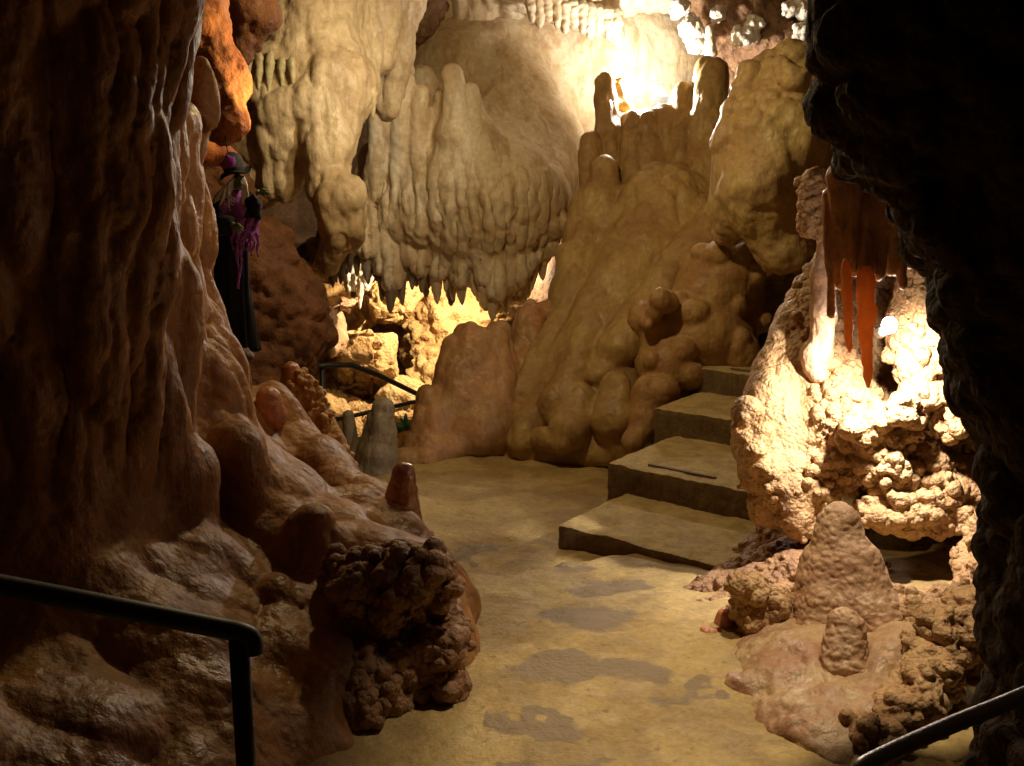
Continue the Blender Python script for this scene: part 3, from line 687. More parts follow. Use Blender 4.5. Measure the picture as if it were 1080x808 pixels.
# ------------------------------------------------------------------ grotto
F = Form(.035, .12)
F.e(430, 400, 12.6, 170, 150, .9).c(470, 300, 11.6, 50, 480, 400, 11.4, 45).c(520, 300, 11.6, 40, 470, 420, 11.0, 40).c(380, 300, 11.4, 30, 350, 330, 11.2, 28)
F.build('grotto_wall', M['grotto'], (('n', .5, .16), ('n', .2, .16), ('L', .09, .06), ('n', .06, .03)), label='glowing ochre grotto wall seen below the stalactite fringe', cat='rock', seed=51)
import bmesh
def boulder(x, y, Y, rx, ry, rd, label, seed, mat='grotto'):
    rg = np.random.default_rng(seed); c, sc_ = P(x, y, Y)
    d = rg.normal(size=(17, 3)); d /= np.linalg.norm(d, axis=1)[:, None]
    pts = d*np.array([rx*sc_, rd, ry*sc_])*1.12
    bm = bmesh.new(); [bm.verts.new(p) for p in pts]
    r = bmesh.ops.convex_hull(bm, input=bm.verts); bmesh.ops.delete(bm, geom=[v for v in bm.verts if not v.link_faces], context='VERTS')
    bmesh.ops.bevel(bm, geom=bm.edges[:], offset=.03, segments=2, affect='EDGES', profile=.6)
    bmesh.ops.triangulate(bm, faces=bm.faces[:])
    for _ in range(5):
        long_ = [e for e in bm.edges if e.calc_length() > .045]
        if not long_: break
        bmesh.ops.subdivide_edges(bm, edges=long_, cuts=1); bmesh.ops.triangulate(bm, faces=bm.faces[:])
    bm.verts.ensure_lookup_table(); V = np.array([v.co[:] for v in bm.verts]); N = np.array([v.normal[:] for v in bm.verts])
    Wd = V+c; rid = 1-np.abs(fbm(Wd*4, 3, seed)); n = .05*fbm(Wd*3, 3, seed+1)-.07*sstep(.90, 1.0, rid)+.02*fbm(Wd*14, 3, seed+2)
    V = V+N*n[:, None]
    for v, p in zip(bm.verts, V): v.co = p
    me = bpy.data.meshes.new('boulder'); bm.to_mesh(me); bm.free(); me.materials.append(M[mat])
    me.polygons.foreach_set('use_smooth', np.ones(len(me.polygons), bool))
    tag(link('boulder', me, None, c), label, 'boulder', 'boulders in the grotto')
boulder(390, 385, 10.2, 42, 42, .4, 'large pale ochre boulder above the handrail in the grotto', 53)
boulder(360, 455, 9.8, 55, 45, .45, 'wide ochre boulder low behind the two grey stalagmites', 54)
boulder(425, 440, 10.0, 34, 45, .4, 'ochre boulder at the right end of the far railing', 55)
boulder(350, 352, 9.6, 15, 28, .25, 'grey-pink upright stone left of the pale boulder in the grotto', 56, 'pink')
boulder(410, 315, 10.8, 38, 30, .35, 'ochre block directly under the stalactite fringe', 57)
boulder(315, 420, 9.0, 30, 40, .3, 'dark brown block behind the railing post', 58, 'brown')
F = Form(.02, .04)
for k in range(5): F.c(366+k*6, 285+3*sin(k*2), 10.2, 6, 367+k*5, 305+5*sin(k*3.1), 10.2, 3)
F.build('stalactite_cluster', M['whitepop'], (('n', .08, .02),), label='small brilliant white stalactite cluster lit deep in the grotto at left', cat='stalactite', seed=61)
mother = bpy.data.objects['stalactite_cluster']
for i, (x, y1) in enumerate(((367, 312), (374, 308), (380, 326), (386, 305))):
    put('stalactite', [spike(x, 288, 4, x, y1, 10.1, seed=i)], M['whitepop'], mother)

# ------------------------------------------------------------------ RIGHT lit formation
hp = .010
F = Form(.009, .05)
F.chain([(905, 230, 5.3, 34), (885, 290, 5.2, 30), (850, 345, 4.9, 30), (828, 400, 4.7, 32), (822, 450, 4.55, 36), (850, 510, 4.4, 34)]).c(930, 200, 5.4, 30, 940, 300, 5.3, 50)
F.c(850, 360, 4.8, 34, 880, 460, 4.5, 50).c(880, 460, 4.5, 50, 960, 500, 4.4, 46).c(960, 500, 4.4, 46, 1020, 530, 4.3, 26)
F.c(960, 300, 5.3, 60, 985, 420, 5.1, 60).c(880, 330, 5.3, 50, 920, 420, 5.1, 50).c(985, 400, 4.7, 24, 985, 480, 4.5, 36)
F.e(972, 345, 4.42, 26, 70, .16).c(795, 450, 4.6, 18, 800, 500, 4.45, 22).c(820, 500, 4.4, 26, 845, 550, 4.3, 20).c(810, 420, 4.6, 26, 815, 530, 4.45, 26).c(1035, 560, 4.1, 18, 1018, 640, 3.9, 14).c(940, 540, 4.2, 18, 1010, 545, 4.2, 16)
for _ in range(34):
    x = random.uniform(905, 1015); y = random.uniform(410, 540)
    F.e(x, y, 4.22+random.uniform(-.04, .08), random.uniform(9, 18), random.uniform(9, 16), .07, .02)
for _ in range(22):
    y = random.uniform(430, 570); x = 778+(y-430)*.5+random.uniform(-12, 14)
    F.e(x, y, 4.34+random.uniform(-.04, .06), random.uniform(7, 13), random.uniform(7, 13), .05, .03)
F.nodules(2300, .009, .026, lambda v: np.clip(sstep(1.28, 1.42, v[:, 0])*(v[:, 2] < 1.35)+sstep(1.02, .93, v[:, 0])*(v[:, 2] < .9)*.7+.25*sstep(.1, .4, fbm(v*3.2, 2, 5)), 0.0, 1))
popm = lambda v: np.clip(.12+.5*sstep(0, .3, fbm(v*3.2, 2, 5))+sstep(1.25, 1.4, v[:, 0]), 0, 1)
F.build('popcorn_ledge', M['popR'], (('n', .25, .03), ('L', .08, .035, 1, popm), ('L', .028, .008, 1, popm)), lim=((0, 3.3, -.4), (9, 9, 3)),
        label='pale popcorn-crusted ledge and alcove glowing around the right-hand lamp', cat='rock ledge', seed=63)
F = Form(.006, .02)
F.c(856, 194, 4.75, 12, 858, 234, 4.75, 14).nodules(260, .012, .024)
F.build('popcorn_cluster', M['popR'], (), label='knobbly pale popcorn cluster left of the brown curtain on the right', cat='cave popcorn', seed=65)
F = Form(.008, .03); F.chain([(868, 258, 4.5, 5), (866, 290, 4.5, 9), (868, 330, 4.5, 11), (864, 372, 4.5, 12)]).c(860, 375, 4.52, 16, 862, 395, 4.5, 12).c(874, 290, 4.5, 5, 876, 335, 4.5, 6)
F.build('stone_column', M['pink'], (('n', .12, .015), ('L', .05, .01, 4)), label='slim pinkish stone column left of the glaring right-hand lamp', cat='column', seed=66)
F = Form(.007, .02)
for (x, y0, y1, r) in ((884, 195, 300, 11), (898, 185, 285, 13), (912, 182, 285, 13), (926, 185, 288, 13), (940, 200, 285, 10), (950, 215, 300, 8), (876, 215, 330, 8), (958, 235, 280, 8)):
    F.c(x, y0-10, 3.95+.03*sin(x), r*.95, x+1, y1, 3.93+.03*sin(x*1.7), r*.6, .012)
F.c(905, 180, 4.07, 24, 912, 235, 4.07, 30).c(940, 150, 4.07, 40, 960, 200, 4.07, 30)
F.build('stone_curtain', M['curt'], (('n', .2, .02), ('L', .035, .012, 8), ('n', .03, .003)), label='brown ribbed stone curtain hanging above the glaring right-hand lamp', cat='stone drapery', seed=67)
for nm, a in (('broad glowing orange stalactite blade hanging directly beside the right-hand lamp', (912, 326, 10, 917, 409)), ('thin orange-red stalactite blade left of the broader glowing one', (891, 318, 5, 897, 372))):
    o = link('stalactite', mesh_list('stalactite', [spike(a[0], a[1]-45, a[2], a[3], a[4], 3.84, r1=3, seed=2)], M['hot']))
    c = P(a[0], a[1], 3.84)[0]; me = o.data
    for v in me.vertices: v.co -= Vector(c)
    o.location = c; tag(o, nm, 'stalactite')

# near right stalagmites and their mound
gor = (('n', .14, .03), ('L', .03, .007, .5), ('n', .02, .003))
F = Form(.007, .05); F.c(884, 552, 3.6, 22, 884, 610, 3.55, 38).c(884, 610, 3.55, 38, 880, 660, 3.5, 46).c(905, 600, 3.5, 26, 918, 660, 3.4, 32)
F.build('stalagmite', M['pink'], gor, label='tall stout pinkish stalagmite in the right foreground', cat='stalagmite', seed=71)
F = Form(.006, .03); F.c(894, 658, 3.16, 20, 892, 702, 3.12, 29)
F.build('stalagmite', M['pink'], gor, label='short knobbly stalagmite in front of the tall stout one, right foreground', cat='stalagmite', seed=72)
F = Form(.009, .08)
F.e(870, 715, 3.3, 95, 48, .38).e(850, 755, 3.0, 60, 26, .25).e(940, 720, 3.3, 70, 50, .35).c(900, 760, 2.95, 30, 960, 700, 3.2, 40).c(795, 730, 3.15, 20, 780, 725, 3.15, 14, .04).e(865, 778, 2.85, 32, 20, .14)
F.c(905, 790, 2.8, 20, 980, 740, 2.9, 25)
F.build('flowstone_mound', M['mound'], (('n', .25, .03), ('L', .05, .010, .5, lambda v: sstep(.0, .6, vnoise(v*2.5))), ('L', .16, .03), ('L', .05, .012, 1, lambda v: sstep(.1, .4, vnoise(v*4+3))), ('n', .05, .010)), lim=((0, 2.4, -.35), (9, 9, 3)),
        label='wet pinkish flowstone mound carrying the two foreground stalagmites', cat='flowstone', seed=73)
F = Form(.008, .03)
F.e(803, 650, 3.65, 34, 34, .16)
for _ in range(20): F.e(803+random.uniform(-32, 32), 640+random.uniform(-28, 30), 3.55+random.uniform(-.02, .05), 10, 10, .05)
F.nodules(500, .008, .020)
o = F.build('popcorn_lump', M['popR'], (('L', .025, .006),), label='round popcorn lump with smooth red-brown knobs at the path edge', cat='rock', seed=75)
F = Form(.007, .02); F.c(763, 648, 3.6, 8, 763, 666, 3.6, 11)
F.build('knob', M['peach'], (('n', .06, .006),), parent=o)
F = Form(.007, .02); F.c(744, 667, 3.55, 7, 756, 670, 3.55, 8)
F.build('knob', M['peach'], (('n', .06, .006),), parent=o)
F = Form(.009, .03)
pts = [(1020, 640), (1008, 665), (990, 690), (975, 715), (955, 735), (935, 760), (925, 780)]
for i, (x, y) in enumerate(pts):
    for _ in range(5): F.e(x+random.uniform(-22, 22), y+random.uniform(-14, 14), 3.15-.06*i+random.uniform(-.04, .04), random.uniform(11, 18), random.uniform(10, 16), .07)
for _ in range(18): F.e(random.uniform(945, 1000), random.uniform(625, 690), 3.45+random.uniform(-.05, .05), 14, 12, .07)
F.c(940, 650, 3.5, 30, 1010, 700, 3.3, 40)
F.nodules(1100, .008, .022)
F.build('popcorn_crust', M['popR'], (('L', .06, .015), ('L', .022, .005)), label='amber popcorn crust rimming the mound against the dark right wall', cat='rock', seed=77)
# rubble of popcorn spilled at the foot of the stairs
F = Form(.009, .02)
for _ in range(110):
    t = random.random(); x = 690+t*110; yb = 655-t*8; y = yb-random.random()*(8+t*62)
    gy = 4.0+(655-y)*.008
    F.e(x, y, gy, random.uniform(5, 10), random.uniform(4, 8), .04)
F.c(705, 652, 4.0, 8, 790, 640, 4.1, 22).c(740, 632, 4.2, 14, 800, 620, 4.2, 26).c(770, 620, 4.45, 26, 850, 600, 4.5, 40).c(800, 590, 4.7, 24, 850, 560, 4.8, 40).c(840, 620, 4.2, 40, 900, 620, 4.3, 40)
F.nodules(900, .008, .020)
F.build('rubble', M['popL'], (('L', .03, .008),), label='crumbly brown popcorn rubble heaped between lowest step and popcorn lump', cat='rubble', kind='stuff', seed=79)
# near dark wall
F = Form(.018, .14)
F.chain([(1030, -120, 2.55, 150), (1030, 40, 2.6, 142), (1050, 120, 2.6, 130)]).chain([(1140, 150, 2.5, 150), (1150, 250, 2.5, 140), (1172, 350, 2.5, 136), (1208, 490, 2.5, 140), (1195, 640, 2.4, 125), (1165, 900, 2.3, 140)])
F.c(905, 120, 2.8, 26, 930, 170, 2.9, 20).c(985, 220, 2.9, 14, 1015, 320, 2.9, 14)
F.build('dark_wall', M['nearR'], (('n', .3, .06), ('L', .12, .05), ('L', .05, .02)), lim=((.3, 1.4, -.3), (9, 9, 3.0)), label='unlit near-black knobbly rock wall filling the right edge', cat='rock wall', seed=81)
# back right fill behind alcove and stairs
F = Form(.03, .15); F.chain([(985, 60, 7.0, 80), (960, 330, 6.6, 100), (900, 560, 6.0, 80)]).c(880, 330, 6.6, 40, 860, 420, 6.4, 50).c(800, 270, 8.1, 50, 820, 370, 7.8, 60).c(1000, 560, 5.4, 100, 1000, 640, 5.0, 80).c(920, 600, 4.85, 40, 1010, 610, 4.7, 44)
F.build('rock_bank', M['brown'], (('n', .4, .08), ('L', .12, .05)), label='brown rock bank closing the gap behind the lit alcove and under its ledge', cat='rock bank', seed=83)
# black hollow centre
F = Form(.03, .1); F.c(560, 300, 10.4, 40, 610, 300, 10.0, 50)
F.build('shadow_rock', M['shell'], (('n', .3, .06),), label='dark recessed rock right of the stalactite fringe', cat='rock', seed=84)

# ------------------------------------------------------------------ stairs
corner = [P(588, 553, 5.09)[0], P(640, 488, 5.69)[0], P(690, 430, 6.39)[0], P(733, 388, 6.90)[0]]
u = np.array([.79, -.61]); u /= np.linalg.norm(u); vdir = np.array([.61, .79]); vdir /= np.linalg.norm(vdir)
st = empty('stone_stairs', (corner[0][0], corner[0][1], gz(corner[0][0], corner[0][1])), 'four gritty concrete steps climbing to the right of the tan stalagmite bank', 'stairs')
for i, c in enumerate(corner):
    L_, D_, H_ = 1.7, 1.1, .36
    nxs, nys, nzs = 85, 56, 18
    # a finely gridded slab with chipped, rounded edges
    faces = []; VV = []; o = 0
    def gridface(o0, a, b, na, nb, flip):
        global o
        A, B = np.meshgrid(np.linspace(0, 1, na), np.linspace(0, 1, nb), indexing='ij')
        pts = np.array(o0)+A[..., None]*np.array(a)+B[..., None]*np.array(b)
        VV.append(pts.reshape(-1, 3)); I = np.arange(na*nb).reshape(na, nb)+o; o += na*nb
        q = np.stack([I[:-1, :-1], I[1:, :-1], I[1:, 1:], I[:-1, 1:]], -1).reshape(-1, 4)
        faces.append(q[:, ::-1] if flip else q)
    gridface((0, 0, 0), (L_, 0, 0), (0, D_, 0), nxs, nys, False)
    gridface((0, 0, -H_), (L_, 0, 0), (0, 0, H_), nxs, nzs, False)
    gridface((0, 0, -H_), (0, D_, 0), (0, 0, H_), nys, nzs, True)
    gridface((L_, 0, -H_), (0, D_, 0), (0, 0, H_), nys, nzs, False)
    gridface((0, D_, -H_), (L_, 0, 0), (0, 0, H_), nxs, nzs, True)
    V = np.concatenate(VV); Q = np.concatenate(faces)
    ctr = np.array([L_/2, D_/2, -H_/2]); hs = np.array([L_/2, D_/2, H_/2]); r = .014
    q = V-ctr; lim_ = hs-r; cl = np.clip(q, -lim_, lim_); dd = q-cl; l = np.linalg.norm(dd, axis=1); l[l < 1e-9] = 1
    V = cl+dd/l[:, None]*np.minimum(l, r)[:, None]+ctr
    W = np.stack([V[:, 0]*u[0]+V[:, 1]*vdir[0]+c[0], V[:, 0]*u[1]+V[:, 1]*vdir[1]+c[1], V[:, 2]+c[2]], 1)
    n = np.stack([fbm(W*7, 3, 5+i), fbm(W*7+30, 3, 6+i), fbm(W*9+60, 3, 7+i)], 1); n2 = np.stack([vnoise(W*45, 3), vnoise(W*45+9, 4), vnoise(W*45+21, 5)], 1)
    W = W+n*.008+n2*.0035
    W -= np.array(st.location)
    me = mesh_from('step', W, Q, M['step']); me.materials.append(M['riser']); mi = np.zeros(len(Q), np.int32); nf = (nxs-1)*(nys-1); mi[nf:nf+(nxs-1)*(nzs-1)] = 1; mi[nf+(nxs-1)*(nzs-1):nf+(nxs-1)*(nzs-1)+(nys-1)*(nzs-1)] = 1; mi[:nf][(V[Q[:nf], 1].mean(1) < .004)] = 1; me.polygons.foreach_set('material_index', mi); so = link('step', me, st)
    if i in (1, 3):
        a = np.array([c[0], c[1], c[2]])+np.array([*(u*.22+vdir*.10), .004]); b = a+np.array([*(u*.42), -.002])
        mat_r = np.array([[u[0], vdir[0], 0], [u[1], vdir[1], 0], [0, 0, 1]])
        put('nosing_strip', [box_VQ((a+b)/2+np.array([0, 0, .002]), .42, .022, .012, mat_r)], M['rag'], so, False)

# ------------------------------------------------------------------ handrails
def pix(*a): return [P(x, y, Y)[0] for x, y, Y in a]
root = empty('handrail', P(255, 808, 1.95)[0]*np.array([1, 1, 0]), 'black pipe handrail with a turned-down end in the left foreground', 'handrail')
A = pix((-140, 590, 1.75), (0, 617, 1.85), (120, 640, 1.9), (225, 661, 1.95), (256, 668, 1.95), (266, 676, 1.95), (268, 688, 1.95))
put('rail', [tube_VQ(A, [.021]*7, 20, True, 6)], M['rail'], root)
b = P(252, 675, 1.95)[0]
put('post', [tube_VQ([b, np.array([b[0], b[1], gz(b[0], b[1])-.05])], [.021, .021], 20)], M['rail'], root)
root = empty('handrail', P(1000, 800, 1.7)[0]*np.array([1, 1, 0]), 'worn shiny steel handrail in the bottom right corner', 'handrail')
A = pix((1120, 716, 1.86), (1062, 741, 1.8), (1000, 766, 1.74), (925, 800, 1.66), (905, 815, 1.64), (895, 850, 1.62))
put('rail', [tube_VQ(A, [.016]*6, 20, True, 6)], M['railworn'], root)
b = A[-1]; put('post', [tube_VQ([b, np.array([b[0], b[1], -.05])], [.016, .016], 20)], M['railworn'], root)
b = P(1120, 716, 1.86)[0]; put('post', [tube_VQ([b, np.array([b[0], b[1], -.05])], [.016, .016], 20)], M['railworn'], root)
root = empty('handrail', P(340, 480, 7.9)[0], 'black three-bar railing in front of the glowing grotto', 'handrail')
put('rail', [tube_VQ(pix((318, 389, 7.8), (345, 385, 7.9), (370, 385, 8.0), (400, 396, 8.2), (445, 418, 8.5)), [.022]*5, 12)], M['rail'], root)
put('rail', [tube_VQ(pix((325, 424, 7.8), (341, 420, 7.85)), [.018]*2, 12)], M['rail'], root)
put('rail', [tube_VQ(pix((340, 446, 7.9), (445, 422, 8.4)), [.018]*2, 12)], M['rail'], root)
put('rail', [tube_VQ(pix((340, 472, 7.9), (445, 449, 8.4)), [.018]*2, 12)], M['rail'], root)
put('post', [tube_VQ(pix((340, 386, 7.9), (340, 520, 7.9)), [.02]*2, 12)], M['rail'], root)
put('post', [tube_VQ(pix((446, 416, 8.45), (446, 520, 8.45)), [.02]*2, 12)], M['rail'], root)
# fern sprig
root = empty('fern_sprig', P(428, 452, 7.6)[0], 'small green fern sprig growing beside the right end of the railing', 'plant')
lv = []
for k in range(9):
    a0 = P(428, 452, 7.6)[0]; ang = radians(200-k*22); Ln = .10+.03*(k % 3)
    d = np.array([cos(ang), -.3+.08*k, abs(sin(ang))+.25]); pts = [a0+d*Ln*t+np.array([0, 0, -.5*Ln*t*t]) for t in np.linspace(0, 1, 6)]
    v, q = tube_VQ(pts, [.004, .012, .016, .014, .008, .001], 6, True); lv.append((v, q))
put('leaves', lv, M['leaf'], root)

# ------------------------------------------------------------------ hanging witch decoration
WY = 5.35
def wp(x, y, d=0.0): return P(x, y, WY+d)[0]
WS = P(248, 260, WY)[1]
def ribbon(pts, width, th=.004, side=(1, 0, 0)):
    pts = np.array(pts); sd = np.array(side, float); V = []; Q = []
    for i, p in enumerate(pts):
        w_ = width[i]/2
        for a, b in ((-1, -1), (1, -1), (1, 1), (-1, 1)): V.append(p+sd*a*w_+np.array([0, b*th/2, 0]))
    n = len(pts)
    for i in range(n-1):
        for k in range(4): Q.append([i*4+k, i*4+(k+1) % 4, i*4+4+(k+1) % 4, i*4+4+k])
    Q += [[3, 2, 1, 0], [n*4-4, n*4-3, n*4-2, n*4-1]]
    return np.array(V), Q
def loft(rows, seg=56, fold=.1, nf=9, seed=0, dep=.62):
    V = []; Q = []
    for j, (y, c, w_, f_) in enumerate(rows):
        for k in range(seg):
            t = 2*pi*k/seg; r = 1+fold*f_*(sin(nf*t+seed+j*.13)+.6*sin((nf*2-3)*t+j*.3+seed))
            p = wp(c, y); V.append(p+np.array([w_*WS*r*cos(t), w_*WS*dep*r*sin(t), 0]))
    n = len(rows)
    for j in range(n-1):
        for k in range(seg): Q.append([j*seg+k, (j+1)*seg+k, (j+1)*seg+(k+1) % seg, j*seg+(k+1) % seg])
    for j, fl in ((0, 1), (n-1, 0)):
        c0 = len(V); V.append(np.mean(V[j*seg:(j+1)*seg], 0))
        for k in range(seg):
            q = [j*seg+k, j*seg+(k+1) % seg, c0]; Q.append(q if fl else q[::-1])
    return np.array(V), Q
def rows(keys, n=30):
    ys = np.linspace(keys[0][0], keys[-1][0], n); K = np.array(keys)
    return [(y, np.interp(y, K[:, 0], K[:, 1]), np.interp(y, K[:, 0], K[:, 2]), np.interp(y, K[:, 0], K[:, 3])) for y in ys]
wr = random.Random(5)
root = empty('witch_figure', wp(248, 378), 'hanging witch decoration in a black robe, purple shawl and pointed hat beside the left wall', 'decoration')
robe = put('robe', [loft(rows([(200, 249, 5, .2), (207, 248, 13, .3), (222, 246, 18, .6), (260, 243, 17, 1), (310, 246, 17, 1.1), (350, 250, 19, 1.3), (370, 252, 21, 1.5)], 40))], M['robe'], root)
put('sleeve', [tube_VQ([wp(234, 210, -.03), wp(228, 226, -.06), wp(240, 240, -.14)], [.035, .045, .05], 16, True, 4, .4)], M['robe'], root)
put('sleeve', [tube_VQ([wp(260, 208, -.02), wp(267, 216, -.05), wp(271, 232, -.06)], [.035, .04, .022], 16, True, 4, .4)], M['robe'], root)
sh = [loft(rows([(201, 249, 7, .3), (206, 248, 15, .6), (214, 247, 22, 1), (236, 247, 23.5, 1.8)], 16), fold=.12, nf=7, seed=2, dep=.7)]
put('shawl', sh, M['purple'], root)
st_ = []
for k in range(34):
    t = -pi+pi*(k+.5)/34; x0 = 247+23*cos(t); d0 = .085*sin(t)-.02
    L_ = wr.choice([18, 26, 34, 45, 60, 75]) if 244 < x0 < 266 else wr.uniform(6, 22)
    if x0 > 262: L_ = wr.uniform(20, 48)
    n = 10; drift = wr.uniform(-3, 3)
    pts = [wp(x0+drift*i/n+1.2*sin(i*1.1+k), 230+L_*i/n, d0-.012*sin(i+k)) for i in range(n+1)]
    st_.append(ribbon(pts, [(.020+.012*sin(i*1.7+k))*(1-.55*i/n) for i in range(n+1)], .004))
put('tattered_strips', st_, M['purple'], root)
F = Form(.006, .015); F.e(251, 192, WY-.01, 6.5, 8.5, .04).e(253, 197, WY-.04, 4, 3.5, .02).c(253, 191, WY-.04, 1.6, 255.5, 194.5, WY-.075, .8).e(249, 189, WY-.045, 1.4, 1.2, .008)
F.build('face', M['green'], (('n', .03, .003),), parent=root)
hs = []
for k in range(46):
    a = wr.random(); x0, y0 = 247+2*a, 186+wr.random()*4
    ex, ey = 226+a*17+wr.uniform(-2, 2), 203+wr.uniform(0, 20)
    b = wr.uniform(.3, 1)
    hs.append(tube_VQ([wp(x0, y0, -.03), wp(x0-7*b, y0+5, -.06*b-.02), wp((x0+ex)/2-5*b, (y0+ey)/2+2, -.09*b), wp(ex, ey, -.08*b), wp(ex+wr.uniform(0, 9), ey+wr.uniform(1, 8), -.08)], [.003, .004, .004, .003, .001], 5, True, 4))
for k in range(34):
    x0 = 255+wr.random()*2
    hs.append(tube_VQ([wp(x0, 186, -.02), wp(x0+3*wr.random()+1, 195, -.06), wp(255+wr.random()*8, 206, -.07), wp(256+wr.random()*8, 213+wr.random()*10, -.06)], [.003, .005, .004, .001], 5, True, 4))
put('hair', hs, M['hair'], root)
# hat: floppy brim, bent crown
V = []; Q = []; seg = 40
for j, r in enumerate((0, .5, .8, 1.0)):
    for k in range(seg):
        t = 2*pi*k/seg; p = wp(248.5, 182, -.02)
        V.append(p+np.array([r*.080*cos(t), r*.070*sin(t), .022*r*cos(t-.4)+.012*r*sin(3*t)+(.006 if j < 3 else 0)]))
m_ = len(V); V += [v-np.array([0, 0, .006]) for v in V]
for j in range(3):
    for k in range(seg):
        a, b, c_, d_ = j*seg+k, j*seg+(k+1) % seg, (j+1)*seg+(k+1) % seg, (j+1)*seg+k
        Q += [[a, b, c_, d_][::-1], [a+m_, b+m_, c_+m_, d_+m_]]
for k in range(seg): a, b = 3*seg+k, 3*seg+(k+1) % seg; Q.append([a, b, b+m_, a+m_])
hat = put('hat', [(np.array(V), Q), tube_VQ([wp(248, 184, -.02), wp(247, 176, -.02), wp(244, 168, -.02), wp(241, 163, -.01)], [.060, .055, .045, .020], 20, True, 4, .25)], M['hat'], root)
put('satin_band', [tube_VQ([wp(245, 177, -.035), wp(243.5, 171, -.035), wp(242, 166, -.032), wp(242, 163, -.03)], [.042, .045, .034, .015], 18, True, 4, .4)], M['satin'], hat)
put('cord', [tube_VQ([wp(241, 164, 0), wp(238, 150, .02), wp(236, 130, .05)], [.003]*3, 6)], M['robe'], root)
def hand(cx, cy, d, ang, sp, ln):
    out = [tube_VQ([wp(cx, cy, d), wp(cx+3*cos(ang), cy+3*sin(ang), d)], [.014, .016], 10, True, 3)]
    for k, l in enumerate((.6, .9, 1.0, .92, .75)):
        a = ang+(k-2)*sp; q0 = (cx+3*cos(ang)+1.6*cos(a), cy+3*sin(ang)+1.6*sin(a)); e = (q0[0]+ln*l*cos(a), q0[1]+ln*l*sin(a))
        out.append(tube_VQ([wp(*q0, d), wp(q0[0]*.5+e[0]*.5, q0[1]*.5+e[1]*.5-1, d-.02), wp(*e, d-.01), wp(e[0]+.8*cos(a), e[1]+1.5, d)], [.0075, .0065, .005, .0015], 8, True, 4))
    return out
put('hand', hand(270, 203, -.05, .05, .30, 9), M['green'], root)
put('hand', hand(244, 236, -.15, .55, .28, 9), M['green'], root)
for (x, y) in ((238, 372), (257, 369)):
    F = Form(.007, .02); F.c(x, y-6, WY-.0, 7, x-1, y+3, WY-.03, 7).c(x-1, y+3, WY-.03, 7, x+5, y+6, WY-.13, 5)
    F.build('boot', M['rag'], (('L', .03, .01), ('n', .05, .012)), parent=root)

# ------------------------------------------------------------------ lamps
def lamp(name, label, pos, aim, glass, size=.09, bulb=False):
    root = empty(name, pos, label, 'lamp')
    d = Vector(aim)-Vector(pos); q = d.to_track_quat('Y', 'Z').to_matrix(); R = np.array(q)
    pos = np.array(pos)
    put('housing', [box_VQ(pos-R[:, 1]*size*.5, size*1.5, size*.8, size*1.1, R)], M['metal'], root, False)
    put('visor', [box_VQ(pos+R[:, 1]*size*.45+R[:, 2]*size*.62, size*1.6, size*1.1, .006, R)], M['metal'], root, False)
    put('glass', [box_VQ(pos+R[:, 1]*.004-R[:, 1]*size*.07, size*1.25, .012, size*.85, R)], glass, root, False)
    put('bracket', [tube_VQ([pos-R[:, 1]*size*.5, pos-R[:, 1]*size*.5-np.array([0, 0, size*2.2])], [.008]*2, 8)], M['metal'], root)
    return root
BACK = P(670, 92, 9.17)[0]
lamp('floodlight', 'small grey floodlight blazing behind the tall tan columns', P(694, 100, 9.6)[0], P(640, -40, 11)[0], M['flood'], .085)
RLAMP = P(938, 345, 4.62)[0]
bp = P(938, 343, 4.06)[0]
root = empty('lamp', bp, 'small glaring bare bulb tucked in the popcorn alcove on the right', 'lamp')
F = Form(.006, .01); F.e(938, 343, 4.06, 8, 9, .030)
F.build('bulb', M['bulb'], (), parent=root)
put('socket', [tube_VQ([bp+np.array([0, .03, -.02]), bp+np.array([0, .10, -.05])], [.018, .022], 14)], M['metal'], root)

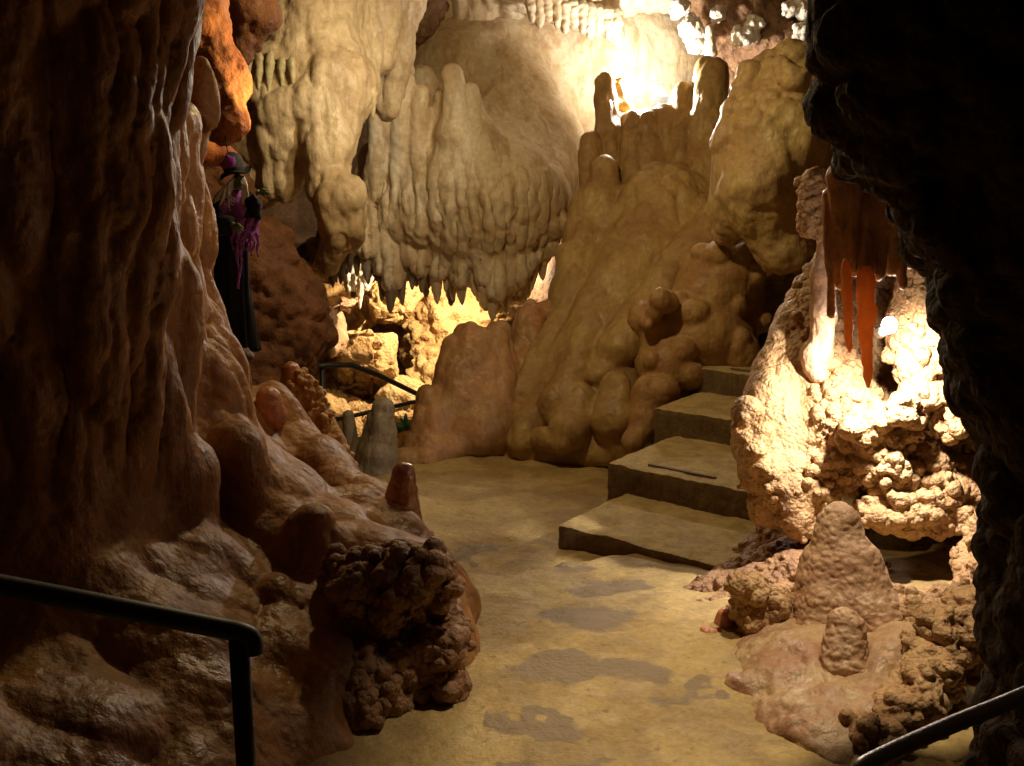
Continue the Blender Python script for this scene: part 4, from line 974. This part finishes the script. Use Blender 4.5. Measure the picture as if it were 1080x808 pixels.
def light(name, kind, pos, power, col, r=.04, aim=None, spot=None, blend=.5):
    d = bpy.data.lights.new(name, kind); d.energy = power; d.color = col; d.shadow_soft_size = r
    o = bpy.data.objects.new(name, d); COL.objects.link(o); o.location = pos
    if aim is not None: o.rotation_euler = (Vector(aim)-Vector(pos)).to_track_quat('-Z', 'Y').to_euler()
    if spot: d.spot_size = radians(spot); d.spot_blend = blend
    return o
light('flood_light', 'POINT', BACK, 190, (1, .93, .82), .06)
light('alcove_light', 'SPOT', P(940, 347, 4.02)[0], 165, (1, .90, .76), .03, aim=P(925, 520, 4.5)[0], spot=150, blend=.6)
light('grotto_light', 'POINT', P(500, 262, 9.9)[0], 300, (1, .80, .50), .05)
light('ceiling_light', 'POINT', (-.15, 5.95, 3.0), 115, (1, .76, .38), .08)
light('path_light', 'SPOT', (.98, 3.2, 2.95), 310, (1, .82, .54), .05, aim=(.80, 2.85, 0), spot=52, blend=.8)
light('upper_light', 'SPOT', (.5, 6.2, 3.0), 230, (1, .88, .66), .06, aim=P(370, 120, 8.3)[0], spot=50, blend=.9)
light('ledge_light', 'SPOT', P(330, 110, 5.6)[0], 22, (1, .62, .28), .05, aim=P(225, 90, 5.6)[0], spot=90, blend=.8)
light('wall_light', 'SPOT', (.6, 3.4, 2.6), 34, (1, .72, .44), .12, aim=P(205, 290, 4.1)[0], spot=42, blend=1)

# ------------------------------------------------------------------ camera, world
cam = bpy.data.cameras.new('camera'); co = bpy.data.objects.new('camera', cam); COL.objects.link(co)
cam.sensor_width = 36; cam.lens = 36; cam.clip_end = 200; cam.clip_start = .05
co.location = (0, 0, EYE); co.rotation_euler = (pi/2-PITCH, 0, 0); SC.camera = co
W = bpy.data.worlds.new('World'); SC.world = W; W.use_nodes = True
W.node_tree.nodes['Background'].inputs[0].default_value = (.02, .014, .01, 1); W.node_tree.nodes['Background'].inputs[1].default_value = .15
SC.view_settings.view_transform = 'Standard'; SC.view_settings.look = 'None'; SC.view_settings.exposure = 0; SC.view_settings.gamma = 1
SC.cycles.use_denoising = True
SC.cycles.adaptive_threshold = .03; SC.cycles.max_bounces = 4; SC.cycles.diffuse_bounces = 3; SC.cycles.glossy_bounces = 2; SC.cycles.transmission_bounces = 2
SC.cycles.sample_clamp_indirect = 3.0; SC.cycles.caustics_reflective = False; SC.cycles.caustics_refractive = False
